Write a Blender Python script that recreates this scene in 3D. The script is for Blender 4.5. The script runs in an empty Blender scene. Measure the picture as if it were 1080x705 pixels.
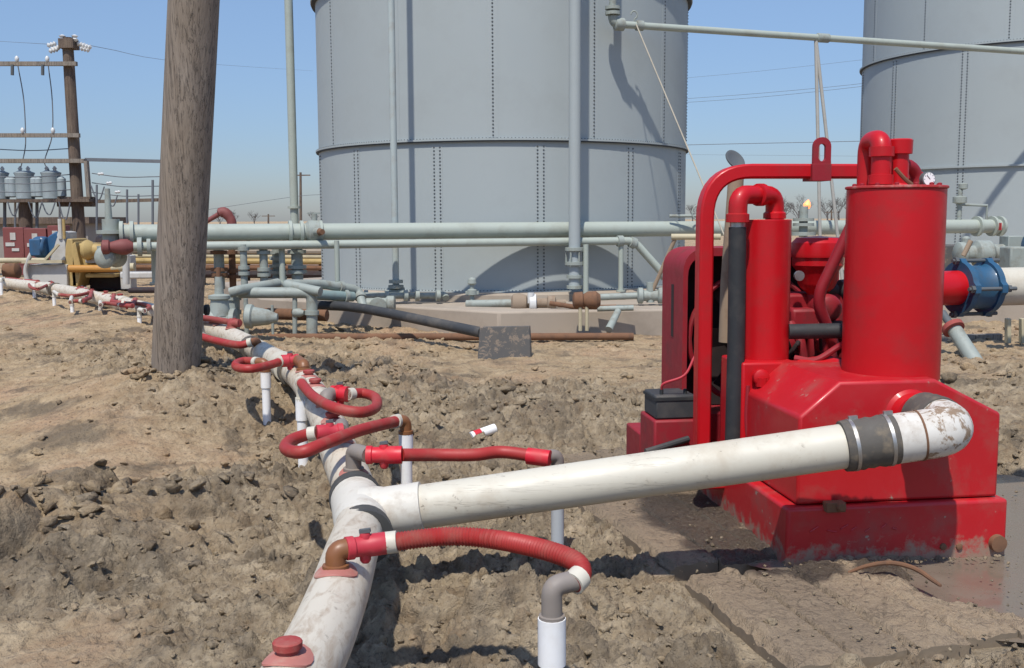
import bpy, bmesh, math, random
import numpy as np
from mathutils import Vector, Matrix

# ------------------------------------------------------------------ camera, sky, sun, exposure
S = bpy.context.scene
COL = S.collection
F, HOR, CZ, ROLL = 1100.0, 232.0, 1.65, math.radians(0.3)
PIT = math.atan((352.5 - HOR) / F)
fw = Vector((0, math.cos(PIT), -math.sin(PIT)))
up0 = Vector((0, math.sin(PIT), math.cos(PIT)))
up = up0 * math.cos(ROLL) + Vector((1, 0, 0)) * math.sin(ROLL)
rt = Vector((1, 0, 0)) * math.cos(ROLL) - up0 * math.sin(ROLL)
cam = bpy.data.cameras.new('camera')
cam.lens = 36 * F / 1080; cam.sensor_width = 36; cam.clip_start = 0.05; cam.clip_end = 8000
co = bpy.data.objects.new('camera', cam); COL.objects.link(co)
co.matrix_world = Matrix(((rt.x, up.x, -fw.x, 0), (rt.y, up.y, -fw.y, 0), (rt.z, up.z, -fw.z, CZ), (0, 0, 0, 1)))
S.camera = co

SUN_EL, SUN_AZ = math.radians(60), math.radians(15)   # sun stands behind the camera, a little to the left
w = bpy.data.worlds.new('World'); S.world = w; w.use_nodes = True
nt = w.node_tree; bg = nt.nodes['Background']
sky = nt.nodes.new('ShaderNodeTexSky'); sky.sky_type = 'NISHITA'; sky.sun_disc = False
sky.sun_elevation = SUN_EL; sky.sun_rotation = math.pi + SUN_AZ
sky.air_density = 1.0; sky.dust_density = 0.35; sky.ozone_density = 4.0; sky.altitude = 0
tint = nt.nodes.new('ShaderNodeMix'); tint.data_type = 'RGBA'; tint.blend_type = 'MULTIPLY'; tint.inputs[0].default_value = 1
tint.inputs[7].default_value = (0.98, 0.955, 0.96, 1)
nt.links.new(sky.outputs[0], tint.inputs[6]); bg.inputs[1].default_value = 0.135
# hazy air: the sky dims and turns lavender grey towards the horizon, brighter overhead
tcw = nt.nodes.new('ShaderNodeTexCoord'); sxw = nt.nodes.new('ShaderNodeSeparateXYZ'); rpw = nt.nodes.new('ShaderNodeValToRGB')
nt.links.new(tcw.outputs['Generated'], sxw.inputs[0]); nt.links.new(sxw.outputs[2], rpw.inputs[0])
el = rpw.color_ramp.elements
el[0].position = 0.0; el[0].color = (0.38, 0.42, 0.53, 1); el[1].position = 1.0; el[1].color = (1.25, 1.25, 1.25, 1)
for p_, c_ in ((0.08, (0.52, 0.56, 0.65, 1)), (0.22, (0.80, 0.80, 0.82, 1)), (0.45, (1.1, 1.1, 1.1, 1))):
    e_ = el.new(p_); e_.color = c_
tn2 = nt.nodes.new('ShaderNodeMix'); tn2.data_type = 'RGBA'; tn2.blend_type = 'MULTIPLY'; tn2.inputs[0].default_value = 1; tn2.clamp_result = False
nt.links.new(tint.outputs[2], tn2.inputs[6]); nt.links.new(rpw.outputs[0], tn2.inputs[7]); nt.links.new(tn2.outputs[2], bg.inputs[0])
sl = bpy.data.lights.new('sun', 'SUN'); sl.energy = 3.7; sl.angle = math.radians(1.2); sl.color = (1, 0.95, 0.87)
so = bpy.data.objects.new('sun', sl); COL.objects.link(so)
trav = Vector((math.sin(SUN_AZ) * math.cos(SUN_EL), math.cos(SUN_AZ) * math.cos(SUN_EL), -math.sin(SUN_EL)))
so.rotation_euler = trav.to_track_quat('-Z', 'Y').to_euler(); so.location = (-5, -10, 20)
S.view_settings.view_transform = 'Standard'; S.view_settings.look = 'None'
S.view_settings.exposure = 0.3; S.view_settings.gamma = 1
S.view_settings.use_curve_mapping = False

# ------------------------------------------------------------------ measuring helpers
CAMP = Vector((0, 0, CZ))
def ray(x, y): return fw + rt * ((x - 540) / F) + up * ((352.5 - y) / F)
def P(x, y, d):
    k = ray(x, y); return CAMP + k * (d / k.y)
def G(x, y, z=0.0):
    k = ray(x, y); return CAMP + k * ((z - CZ) / k.z)
rnd = random.Random(7)

# ------------------------------------------------------------------ materials
def mat(name): 
    m = bpy.data.materials.new(name); m.use_nodes = True
    n = m.node_tree.nodes; b = n['Principled BSDF']
    return m, m.node_tree, b
def ramp(t, src, stops):
    r = t.nodes.new('ShaderNodeValToRGB')
    e = r.color_ramp.elements
    while len(e) < len(stops): e.new(0.5)
    for i, (p_, c) in enumerate(stops):
        e[i].position = p_; e[i].color = (c[0], c[1], c[2], 1) if not isinstance(c, (int, float)) else (c, c, c, 1)
    t.links.new(src, r.inputs[0]); return r.outputs[0]
def noise(t, scale, detail=5, rough=0.55, vec=None, dist=0.0):
    n = t.nodes.new('ShaderNodeTexNoise'); n.inputs['Scale'].default_value = scale
    n.inputs['Detail'].default_value = detail; n.inputs['Roughness'].default_value = rough
    n.inputs['Distortion'].default_value = dist
    if vec is not None: t.links.new(vec, n.inputs['Vector'])
    return n.outputs[0]
def objvec(t, scale=(1, 1, 1)):
    tc = t.nodes.new('ShaderNodeTexCoord'); mp = t.nodes.new('ShaderNodeMapping')
    mp.inputs['Scale'].default_value = scale
    t.links.new(tc.outputs['Object'], mp.inputs[0]); return mp.outputs[0]
def mix(t, fac, a, b, mode='MIX'):
    m = t.nodes.new('ShaderNodeMix'); m.data_type = 'RGBA'; m.blend_type = mode
    for s_, v in ((m.inputs[0], fac), (m.inputs[6], a), (m.inputs[7], b)):
        if isinstance(v, (int, float)): s_.default_value = v
        elif isinstance(v, tuple): s_.default_value = (*v, 1)
        else: t.links.new(v, s_)
    return m.outputs[2]
def bump(t, b, h, strength=0.3, dist=0.01):
    n = t.nodes.new('ShaderNodeBump'); n.inputs['Strength'].default_value = strength; n.inputs['Distance'].default_value = dist
    t.links.new(h, n.inputs['Height']); t.links.new(n.outputs[0], b.inputs['Normal']); return n
def paint(name, col, dirt=(0.2, 0.16, 0.11), amount=0.5, rough=0.4, scale=6, spec=0.5, metal=0.0, var=0.12, coat=0.0, bmp=0.08, chips=None, scratch=None, mud=0, patch=None):
    m, t, b = mat(name)
    v = objvec(t)
    n1 = noise(t, scale, 8, 0.65, v)
    n2 = noise(t, scale * 0.3, 3, 0.5, v)
    c = mix(t, n2, tuple(x * (1 - var) for x in col), tuple(min(1, x * (1 + var)) for x in col))
    f = ramp(t, n1, [(0.5, 0.0), (0.78, amount)])
    c = mix(t, f, c, dirt)
    if chips:
        n3 = noise(t, scale * 5, 4, 0.6, v)
        mm = t.nodes.new('ShaderNodeMath'); mm.operation = 'MULTIPLY'
        t.links.new(ramp(t, n3, [(0.63, 0.0), (0.66, 1.0)]), mm.inputs[0]); t.links.new(ramp(t, n1, [(0.52, 0.0), (0.62, 1.0)]), mm.inputs[1])
        c = mix(t, mm.outputs[0], c, chips)
    if patch:
        np_ = noise(t, 9, 9, 0.72, v, 0.5); c = mix(t, ramp(t, np_, [(0.53, 0.0), (0.58, 0.95)]), c, patch)
    if scratch:
        ns = noise(t, 1.6, 6, 0.6, objvec(t, (0.35, 3, 7)), 0.35); nk = noise(t, 2.3, 3, 0.5, v)
        mq = t.nodes.new('ShaderNodeMath'); mq.operation = 'MULTIPLY'
        t.links.new(ramp(t, ns, [(0.491, 0.0), (0.496, 1.0), (0.501, 0.0)]), mq.inputs[0]); t.links.new(ramp(t, nk, [(0.45, 0.0), (0.62, 0.6)]), mq.inputs[1])
        c = mix(t, mq.outputs[0], c, scratch)
    if mud:                                   # dried mud splashed up from the ground
        sx = t.nodes.new('ShaderNodeSeparateXYZ'); t.links.new(v, sx.inputs[0])
        mz = t.nodes.new('ShaderNodeMath'); mz.operation = 'MULTIPLY_ADD'; mz.inputs[1].default_value = -mud; mz.inputs[2].default_value = 0.27
        t.links.new(sx.outputs[2], mz.inputs[0]); m3 = t.nodes.new('ShaderNodeMath'); m3.operation = 'ADD'
        t.links.new(mz.outputs[0], m3.inputs[0]); t.links.new(noise(t, 13, 8, 0.7, v), m3.inputs[1])
        c = mix(t, ramp(t, m3.outputs[0], [(0.66, 0.0), (0.84, 0.9)]), c, (0.27, 0.2, 0.145))
    t.links.new(c, b.inputs['Base Color'])
    t.links.new(ramp(t, n1, [(0.3, rough), (0.75, min(1, rough + 0.3))]), b.inputs['Roughness'])
    b.inputs['Specular IOR Level'].default_value = spec; b.inputs['Metallic'].default_value = metal
    b.inputs['Coat Weight'].default_value = coat; b.inputs['Coat Roughness'].default_value = 0.15
    bump(t, b, n1, bmp, 0.01)
    return m
RED = paint('red_paint', (0.46, 0.006, 0.011), (0.20, 0.03, 0.025), 0.5, 0.30, 5, coat=0.1, spec=0.3)
REDM = paint('red_paint_muddy', (0.44, 0.007, 0.012), (0.2, 0.1, 0.075), 0.55, 0.36, 4, coat=0.2, chips=(0.3, 0.23, 0.18))
REDMUD = paint('red_paint_splashed_with_mud', (0.44, 0.007, 0.012), (0.2, 0.1, 0.075), 0.6, 0.38, 4, coat=0.15, chips=(0.3, 0.23, 0.18), mud=2.2)
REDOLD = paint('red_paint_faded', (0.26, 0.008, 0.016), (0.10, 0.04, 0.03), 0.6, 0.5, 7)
TANKG = paint('grey_tank_paint', (0.325, 0.36, 0.36), (0.275, 0.30, 0.297), 0.45, 0.5, 1.1, var=0.06, bmp=0.02)
BOLT = paint('bolt_steel', (0.09, 0.1, 0.105), (0.06, 0.05, 0.04), 0.4, 0.6)
LIPSHADE = paint('lip_shadow_dark', (0.05, 0.055, 0.06), (0.04, 0.04, 0.04), 0.3, 0.7)  # near-black colour for the painted shadow line below the tank flanges
PIPEG = paint('pale_green_grey_pipe_paint', (0.335, 0.372, 0.325), (0.22, 0.215, 0.17), 0.6, 0.45, 2.5, var=0.08)
FITG = paint('grey_fitting_paint', (0.275, 0.305, 0.275), (0.15, 0.125, 0.09), 0.9, 0.5, 6, var=0.15)
RUST = paint('rust', (0.17, 0.085, 0.045), (0.07, 0.05, 0.04), 0.7, 0.85, 9, var=0.3, bmp=0.4)
RUSTP = paint('rusty_exhaust_steel', (0.30, 0.22, 0.15), (0.14, 0.07, 0.04), 0.8, 0.8, 7, var=0.25, bmp=0.2)
PVC = paint('weathered_white_pvc', (0.54, 0.505, 0.415), (0.36, 0.28, 0.19), 0.6, 0.42, 5, var=0.08, chips=(0.2, 0.17, 0.13), scratch=(0.2, 0.17, 0.13))
PVCW = paint('clean_white_pvc', (0.80, 0.80, 0.79), (0.5, 0.44, 0.36), 0.4, 0.35, 6, var=0.04)
HOSE = paint('red_hose_rubber', (0.33, 0.024, 0.02), (0.25, 0.12, 0.085), 0.65, 0.45, 8, var=0.15)
VALVE = paint('pink_red_valve_plastic', (0.46, 0.03, 0.045), (0.33, 0.16, 0.12), 0.55, 0.42, 9)
VALVEB = paint('bright_red_valve_plastic', (0.55, 0.012, 0.025), (0.3, 0.13, 0.1), 0.4, 0.35, 9)
AMBER = paint('amber_plastic', (0.21, 0.085, 0.032), (0.16, 0.07, 0.04), 0.6, 0.35, 14)
GREYEL = paint('dusty_grey_plastic', (0.22, 0.19, 0.165), (0.3, 0.23, 0.16), 0.6, 0.5, 12)
RUBBER = paint('dusty_black_rubber', (0.085, 0.076, 0.064), (0.22, 0.175, 0.12), 1.0, 0.65, 14, var=0.4, bmp=0.25)
BLACKH = paint('black_hose_rubber', (0.02, 0.022, 0.024), (0.07, 0.065, 0.06), 0.6, 0.6, 10)
BLACKP = paint('black_poly_pipe', (0.035, 0.037, 0.04), (0.16, 0.14, 0.115), 0.75, 0.55, 2)
STEEL = paint('worm_clamp_steel', (0.45, 0.44, 0.42), (0.2, 0.15, 0.1), 0.6, 0.35, 20, metal=0.9)
DARK = paint('sooty_metal_and_shade', (0.02, 0.012, 0.012), (0.06, 0.02, 0.02), 0.6, 0.6, 9)  # dark metal parts, and the block that stands in for shade
BLUE = paint('blue_coupling_paint', (0.02, 0.085, 0.165), (0.05, 0.06, 0.07), 0.7, 0.4, 9, coat=0.2)
BLUEM = paint('blue_motor_paint', (0.02, 0.085, 0.18), (0.04, 0.05, 0.06), 0.6, 0.5, 3)
YELL = paint('yellow_machine_paint', (0.40, 0.285, 0.11), (0.16, 0.09, 0.035), 0.75, 0.55, 3)
ORAN = paint('orange_pipe_paint', (0.42, 0.20, 0.04), (0.2, 0.1, 0.04), 0.6, 0.55, 3)
CREAM = paint('cream_pipe_paint', (0.44, 0.385, 0.255), (0.26, 0.2, 0.13), 0.6, 0.55, 3)
GREYB = paint('pale_grey_steel', (0.46, 0.45, 0.42), (0.25, 0.2, 0.15), 0.6, 0.6, 2.5)
CONC = paint('old_concrete', (0.34, 0.285, 0.225), (0.2, 0.165, 0.13), 0.7, 0.85, 1.8, var=0.2, bmp=0.3)
CABR = paint('red_cabinet_paint', (0.18, 0.05, 0.045), (0.12, 0.03, 0.03), 0.6, 0.55, 2)
WIRE = paint('weathered_wire', (0.13, 0.14, 0.155), (0.07, 0.07, 0.07), 0.4, 0.6)
TRAFO = paint('transformer_grey', (0.30, 0.35, 0.36), (0.14, 0.15, 0.14), 0.6, 0.5, 3)
INSUL = paint('porcelain', (0.62, 0.62, 0.6), (0.3, 0.28, 0.25), 0.4, 0.25, 8)
GAUGE = paint('gauge_face', (0.75, 0.75, 0.74), (0.6, 0.6, 0.6), 0.2, 0.3)
SCREEN = paint('dull_plate', (0.085, 0.082, 0.078), (0.16, 0.13, 0.10), 0.9, 0.7, 3, patch=(0.21, 0.165, 0.125))
TWIG = paint('bare_twigs', (0.10, 0.09, 0.085), (0.07, 0.06, 0.06), 0.5, 0.9)
ROPE = paint('pale_rope', (0.42, 0.38, 0.3), (0.25, 0.22, 0.17), 0.5, 0.9)

def header_pvc():                        # long brown streaks that run along the pipe skin
    m, t, b = mat('streaked_white_pvc')
    v = objvec(t, (7, 2.2, 7)); v2 = objvec(t)
    n1 = noise(t, 3.2, 7, 0.65, v, 0.6); n2 = noise(t, 22, 6, 0.7, v2); n3 = noise(t, 1.3, 3, 0.5, v2)
    c = mix(t, n3, (0.50, 0.44, 0.345), (0.62, 0.575, 0.48))
    c = mix(t, ramp(t, n1, [(0.48, 0.0), (0.70, 0.75)]), c, (0.30, 0.21, 0.13))
    c = mix(t, ramp(t, n2, [(0.60, 0.0), (0.72, 0.75)]), c, (0.2, 0.165, 0.125))
    t.links.new(c, b.inputs['Base Color']); b.inputs['Roughness'].default_value = 0.5
    bump(t, b, n2, 0.1, 0.01); return m
HPVC = header_pvc()

def wood(name, light, dark, sz=0.55):
    m, t, b = mat(name)
    v = objvec(t, (9, 9, sz)); v2 = objvec(t, (34, 34, 0.8)); v3 = objvec(t)
    n1 = noise(t, 2.5, 8, 0.7, v); n2 = noise(t, 2.0, 6, 0.7, v2); n3 = noise(t, 0.9, 4, 0.55, v3)
    c = mix(t, ramp(t, n1, [(0.32, 0.0), (0.68, 1.0)]), dark, light)
    c = mix(t, ramp(t, n2, [(0.54, 0.0), (0.66, 0.85)]), c, tuple(x * 0.35 for x in dark))
    c = mix(t, ramp(t, n3, [(0.45, 0.0), (0.7, 0.6)]), c, (0.24, 0.185, 0.125))
    n4 = noise(t, 1.4, 5, 0.6, objvec(t, (13, 13, 0.22)), 0.25)
    crk = ramp(t, n4, [(0.487, 0.0), (0.498, 0.9), (0.502, 0.9), (0.513, 0.0)])
    c = mix(t, crk, c, tuple(x * 0.22 for x in dark))
    t.links.new(c, b.inputs['Base Color']); b.inputs['Roughness'].default_value = 0.85
    mm = t.nodes.new('ShaderNodeMath'); mm.operation = 'ADD'
    t.links.new(n1, mm.inputs[0]); t.links.new(ramp(t, n2, [(0.52, 1.0), (0.66, 0.0)]), mm.inputs[1])
    bump(t, b, mm.outputs[0], 0.55, 0.012); return m
POLEW = wood('weathered_pole_wood', (0.30, 0.25, 0.20), (0.175, 0.138, 0.108), 0.22)
FARW = wood('dark_pole_wood', (0.16, 0.115, 0.085), (0.075, 0.05, 0.04))
BEAMW = wood('grey_timber', (0.29, 0.255, 0.215), (0.17, 0.145, 0.12))

def soil(name, wet=False, mud=False):
    m, t, b = mat(name)
    tc = t.nodes.new('ShaderNodeTexCoord'); v = tc.outputs['Object']
    at = t.nodes.new('ShaderNodeAttribute'); at.attribute_name = 'clay'
    nb = noise(t, 0.9, 5, 0.6, v); nm = noise(t, 5, 7, 0.68, v); nf = noise(t, 38, 6, 0.7, v); ng = noise(t, 120, 3, 0.6, v)
    tan = mix(t, ramp(t, nm, [(0.3, 0.0), (0.7, 1.0)]), (0.29, 0.20, 0.112), (0.58, 0.435, 0.265))
    tan = mix(t, ramp(t, nb, [(0.48, 0.0), (0.68, 0.55)]), tan, (0.50, 0.31, 0.19))
    gry = mix(t, ramp(t, nm, [(0.3, 0.0), (0.7, 1.0)]), (0.13, 0.099, 0.064), (0.50, 0.40, 0.27))
    if mud: 
        tan = mix(t, nm, (0.27, 0.195, 0.125), (0.50, 0.385, 0.26)); gry = mix(t, nm, (0.17, 0.127, 0.086), (0.37, 0.285, 0.195))
    ad = t.nodes.new('ShaderNodeMath'); ad.operation = 'ADD'
    sb = t.nodes.new('ShaderNodeMath'); sb.operation = 'MULTIPLY_ADD'; sb.inputs[1].default_value = 1.5; sb.inputs[2].default_value = -0.75
    t.links.new(nm, sb.inputs[0]); t.links.new(at.outputs['Fac'], ad.inputs[0]); t.links.new(sb.outputs[0], ad.inputs[1])
    ad.use_clamp = True
    c = mix(t, ad.outputs[0], tan, gry)
    c = mix(t, ramp(t, nf, [(0.32, 0.72), (0.47, 0.0)]), c, (0.085, 0.069, 0.052))
    c = mix(t, ramp(t, ng, [(0.70, 0.0), (0.76, 0.8)]), c, (0.48, 0.42, 0.34))
    t.links.new(c, b.inputs['Base Color'])
    nd = noise(t, 1.7, 6, 0.65, v, 0.4)
    if not mud: c = mix(t, ramp(t, nd, [(0.52, 0.0), (0.64, 0.7)]), c, (0.115, 0.092, 0.066))
    if mud:
        vc = t.nodes.new('ShaderNodeTexVoronoi'); vc.feature = 'DISTANCE_TO_EDGE'; vc.inputs['Scale'].default_value = 6
        wc = t.nodes.new('ShaderNodeMix'); wc.data_type = 'RGBA'; wc.blend_type = 'LINEAR_LIGHT'; wc.inputs[0].default_value = 0.14
        n5 = t.nodes.new('ShaderNodeTexNoise'); n5.inputs['Scale'].default_value = 7; n5.inputs['Detail'].default_value = 6
        t.links.new(v, n5.inputs['Vector']); t.links.new(v, wc.inputs[6]); t.links.new(n5.outputs[1], wc.inputs[7]); t.links.new(wc.outputs[2], vc.inputs['Vector'])
        mc = t.nodes.new('ShaderNodeMath'); mc.operation = 'MULTIPLY'
        t.links.new(ramp(t, vc.outputs['Distance'], [(0.0, 1.0), (0.035, 0.0)]), mc.inputs[0]); t.links.new(ramp(t, nb, [(0.42, 0.0), (0.56, 0.9)]), mc.inputs[1])
        c = mix(t, mc.outputs[0], c, (0.055, 0.043, 0.033))
    wt = t.nodes.new('ShaderNodeAttribute'); wt.attribute_name = 'wet'
    c = mix(t, wt.outputs['Fac'], c, mix(t, 0.75, c, (0.02, 0.017, 0.016)))
    t.links.new(c, b.inputs['Base Color'])
    t.links.new(ramp(t, wt.outputs['Fac'], [(0.0, 0.95), (1.0, 0.35)]), b.inputs['Roughness']); b.inputs['Specular IOR Level'].default_value = 0.3
    ma = t.nodes.new('ShaderNodeMath'); ma.operation = 'MULTIPLY_ADD'; ma.inputs[1].default_value = 0.3
    t.links.new(ng, ma.inputs[0]); t.links.new(nf, ma.inputs[2])
    cur = ma.outputs[0]
    for sc, wgt in ((16, 0.9), (36, 0.6), (80, 0.35)):     # crumbs: broken lumps of three sizes
        vo = t.nodes.new('ShaderNodeTexVoronoi'); vo.inputs['Scale'].default_value = sc; vo.inputs['Randomness'].default_value = 1
        wv = t.nodes.new('ShaderNodeMix'); wv.data_type = 'RGBA'; wv.blend_type = 'LINEAR_LIGHT'; wv.inputs[0].default_value = 0.05
        nn = t.nodes.new('ShaderNodeTexNoise'); nn.inputs['Scale'].default_value = sc * 0.8; nn.inputs['Detail'].default_value = 4
        t.links.new(v, nn.inputs['Vector']); t.links.new(v, wv.inputs[6]); t.links.new(nn.outputs[1], wv.inputs[7]); t.links.new(wv.outputs[2], vo.inputs['Vector'])
        mv = t.nodes.new('ShaderNodeMath'); mv.operation = 'MULTIPLY_ADD'; mv.inputs[1].default_value = -wgt
        t.links.new(vo.outputs['Distance'], mv.inputs[0]); t.links.new(cur, mv.inputs[2]); cur = mv.outputs[0]
    bump(t, b, cur, 0.75, 0.026)
    return m
SOIL = soil('clay_soil'); MUD = soil('mud_caked_timber', mud=True)
def water(name, col, r0=0.06):
    m, t, b = mat(name); v = objvec(t)
    n = noise(t, 4, 6, 0.6, v)
    t.links.new(mix(t, n, tuple(x * 0.7 for x in col), tuple(x * 1.25 for x in col)), b.inputs['Base Color'])
    t.links.new(ramp(t, n, [(0.4, r0), (0.68, 0.45)]), b.inputs['Roughness'])
    bump(t, b, noise(t, 14, 5, 0.6, v), 0.06, 0.01); return m
PUD = water('muddy_water', (0.17, 0.135, 0.10), 0.1); WETM = water('oily_wet_mud', (0.035, 0.03, 0.03), 0.3)

# ------------------------------------------------------------------ mesh helpers
def frame(d):
    d = d.normalized(); a = Vector((0, 0, 1)) if abs(d.z) < 0.9 else Vector((1, 0, 0))
    u = d.cross(a).normalized(); return u, u.cross(d).normalized()
def smooth(pts, n=6):
    pts = [Vector(p) for p in pts]; out = []
    for i in range(len(pts) - 1):
        p0 = pts[i - 1] if i else pts[0] * 2 - pts[1]; p1, p2 = pts[i], pts[i + 1]
        p3 = pts[i + 2] if i + 2 < len(pts) else pts[-1] * 2 - pts[-2]
        for k in range(n):
            s = k / n
            out.append(0.5 * ((2 * p1) + (p2 - p0) * s + (2 * p0 - 5 * p1 + 4 * p2 - p3) * s * s + (3 * p1 - p0 - 3 * p2 + p3) * s ** 3))
    out.append(pts[-1]); return out
def corner(a, c, b, r, n=6):             # rounded bend between two straight runs
    a, c, b = Vector(a), Vector(c), Vector(b)
    u = (a - c).normalized(); v = (b - c).normalized(); p, q = c + u * r, c + v * r
    return [p * (1 - s) ** 2 + c * 2 * s * (1 - s) + q * s * s for s in [i / n for i in range(n + 1)]]
SPLIT = {'flange', 'pipe_collar', 'insulator', 'radiator', 'bushing', 'front_panel', 'door', 'fuse', 'stake', 'upright', 'lid_bolt', 'engine_hose', 'engine_bracket', 'engine_housing', 'weld_bead'}
class MB:
    def __init__(s): s.v = []; s.f = []; s.pc = []
    def add(s, vs, fs):
        o = len(s.v); s.pc.append((o, len(s.f))); s.v += [tuple(x) for x in vs]; s.f += [tuple(i + o for i in f) for f in fs]; return s
    def loft(s, rings, closed=True, cap=True):
        n = len(rings[0]); vs = [p for r in rings for p in r]; fs = []
        for i in range(len(rings) - 1):
            for j in range(n if closed else n - 1):
                k = (j + 1) % n
                fs.append((i * n + j, i * n + k, (i + 1) * n + k, (i + 1) * n + j))
        if cap:
            fs.append(tuple(range(n - 1, -1, -1))); fs.append(tuple((len(rings) - 1) * n + j for j in range(n)))
        return s.add(vs, fs)
    def tube(s, pts, r, seg=14, cap=True, flat=None):
        pts = [Vector(p) for p in pts]; rs = r if isinstance(r, (list, tuple)) else [r] * len(pts)
        rings = []; u = None
        for i, p in enumerate(pts):
            d = (pts[min(i + 1, len(pts) - 1)] - pts[max(i - 1, 0)]).normalized()
            if u is None: u, _ = frame(d)
            u = (u - d * u.dot(d)).normalized(); w_ = u.cross(d)
            rings.append([p + (u * math.cos(a) + w_ * math.sin(a)) * rs[i] for a in [2 * math.pi * j / seg for j in range(seg)]])
        return s.loft(rings, True, cap)
    def cyl(s, a, b, r, r2=None, seg=16): return s.tube([a, b], [r, r if r2 is None else r2], seg)
    def lathe(s, org, axis, prof, seg=24, cap=True):   # prof: (distance along axis, radius)
        org = Vector(org); axis = Vector(axis).normalized(); u, v = frame(axis)
        return s.loft([[org + axis * h + (u * math.cos(a) + v * math.sin(a)) * r for a in [2 * math.pi * j / seg for j in range(seg)]] for h, r in prof], True, cap)
    def box(s, a, b):
        x0, y0, z0 = a; x1, y1, z1 = b
        return s.add([(x0, y0, z0), (x1, y0, z0), (x1, y1, z0), (x0, y1, z0), (x0, y0, z1), (x1, y0, z1), (x1, y1, z1), (x0, y1, z1)],
                     [(3, 2, 1, 0), (4, 5, 6, 7), (0, 1, 5, 4), (1, 2, 6, 5), (2, 3, 7, 6), (3, 0, 4, 7)])
    def bar(s, a, b, w_, h):             # rectangular bar between two points
        a, b = Vector(a), Vector(b); d = (b - a).normalized(); u, v = frame(d)
        return s.loft([[p + u * i * w_ / 2 + v * j * h / 2 for i, j in ((-1, -1), (1, -1), (1, 1), (-1, 1))] for p in (a, b)])
    def sweepbar(s, pts, nrm, w_, h):    # square tube swept along a planar path, nrm = normal of the plane
        rings = []; nrm = Vector(nrm).normalized(); pts = [Vector(p) for p in pts]
        for i, p in enumerate(pts):
            d = (pts[min(i + 1, len(pts) - 1)] - pts[max(i - 1, 0)]).normalized(); u = d.cross(nrm)
            rings.append([p + u * a * w_ / 2 + nrm * b * h / 2 for a, b in ((-1, -1), (1, -1), (1, 1), (-1, 1))])
        return s.loft(rings)
    def prism(s, poly, ext):
        ext = Vector(ext); poly = [Vector(p) for p in poly]; return s.loft([poly, [p + ext for p in poly]])
    def build(s, name, m, root=None, parent=None, bev=0, sm=35, segs=2):
        if name in SPLIT and root is not None and len(s.pc) > 1:     # every piece an object of its own
            out = []; ends = s.pc[1:] + [(len(s.v), len(s.f))]
            for (v0, f0), (v1, f1) in zip(s.pc, ends):
                k = MB(); k.v = s.v[v0:v1]; k.f = [tuple(i - v0 for i in f) for f in s.f[f0:f1]]; out.append(k.build(name, m, root, parent, bev, sm, segs))
            return out[0]
        me = bpy.data.meshes.new(name)
        off = Vector(root['org']) if (root is not None and 'org' in root) else None
        vs = [(x - off[0], y - off[1], z - off[2]) for x, y, z in s.v] if off is not None else s.v
        if root is None:
            xs = [v[0] for v in vs]; ys = [v[1] for v in vs]; zs = [v[2] for v in vs]
            o0 = ((min(xs) + max(xs)) / 2, (min(ys) + max(ys)) / 2, min(zs))
            vs = [(x - o0[0], y - o0[1], z - o0[2]) for x, y, z in vs]
        me.from_pydata(vs, [], s.f); me.materials.append(m)
        bm = bmesh.new(); bm.from_mesh(me); bmesh.ops.recalc_face_normals(bm, faces=bm.faces); bm.to_mesh(me); bm.free()
        ob = bpy.data.objects.new(name, me); COL.objects.link(ob)
        if root is None: ob.location = o0
        else: ob.parent = parent if parent is not None else root
        me.polygons.foreach_set('use_smooth', [True] * len(me.polygons))
        me.set_sharp_from_angle(angle=math.radians(sm))
        if bev:
            md = ob.modifiers.new('bevel', 'BEVEL'); md.width = bev; md.segments = segs; md.limit_method = 'ANGLE'; md.angle_limit = math.radians(40)
        return ob
def tag(o, label, cat, group=None):
    o['label'] = label; o['category'] = cat
    if group: o['group'] = group
    return o
def thing(name, label, cat, loc, rz=0.0, group=None, local=False):
    o = bpy.data.objects.new(name, None); o.empty_display_size = 0.2; COL.objects.link(o)
    o.location = loc; o.rotation_euler = (0, 0, rz)
    if not local: o['org'] = tuple(loc)
    return tag(o, label, cat, group)

# ------------------------------------------------------------------ noise fields for the ground
def h2(ix, iy, s):
    n = (ix.astype(np.int64) * 374761393 + iy.astype(np.int64) * 668265263 + s * 974634777) & 0xffffffff
    n = ((n ^ (n >> 13)) * 1274126177) & 0xffffffff
    return ((n ^ (n >> 16)) & 0xffff) / 65535.0
def vn(x, y, s):
    ix, iy = np.floor(x), np.floor(y); fx, fy = x - ix, y - iy
    fx = fx * fx * fx * (fx * (fx * 6 - 15) + 10); fy = fy * fy * fy * (fy * (fy * 6 - 15) + 10)
    a, b, c, d = h2(ix, iy, s), h2(ix + 1, iy, s), h2(ix, iy + 1, s), h2(ix + 1, iy + 1, s)
    return (a * (1 - fx) + b * fx) * (1 - fy) + (c * (1 - fx) + d * fx) * fy
def fbm(x, y, s, o=5, g=0.5):
    t = 0; a = 1.0; m = 0
    for i in range(o):
        t = t + a * vn(x, y, s + i * 17); m += a; a *= g; x = x * 2.03 + 3.7; y = y * 2.03 - 1.3
    return t / m
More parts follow.
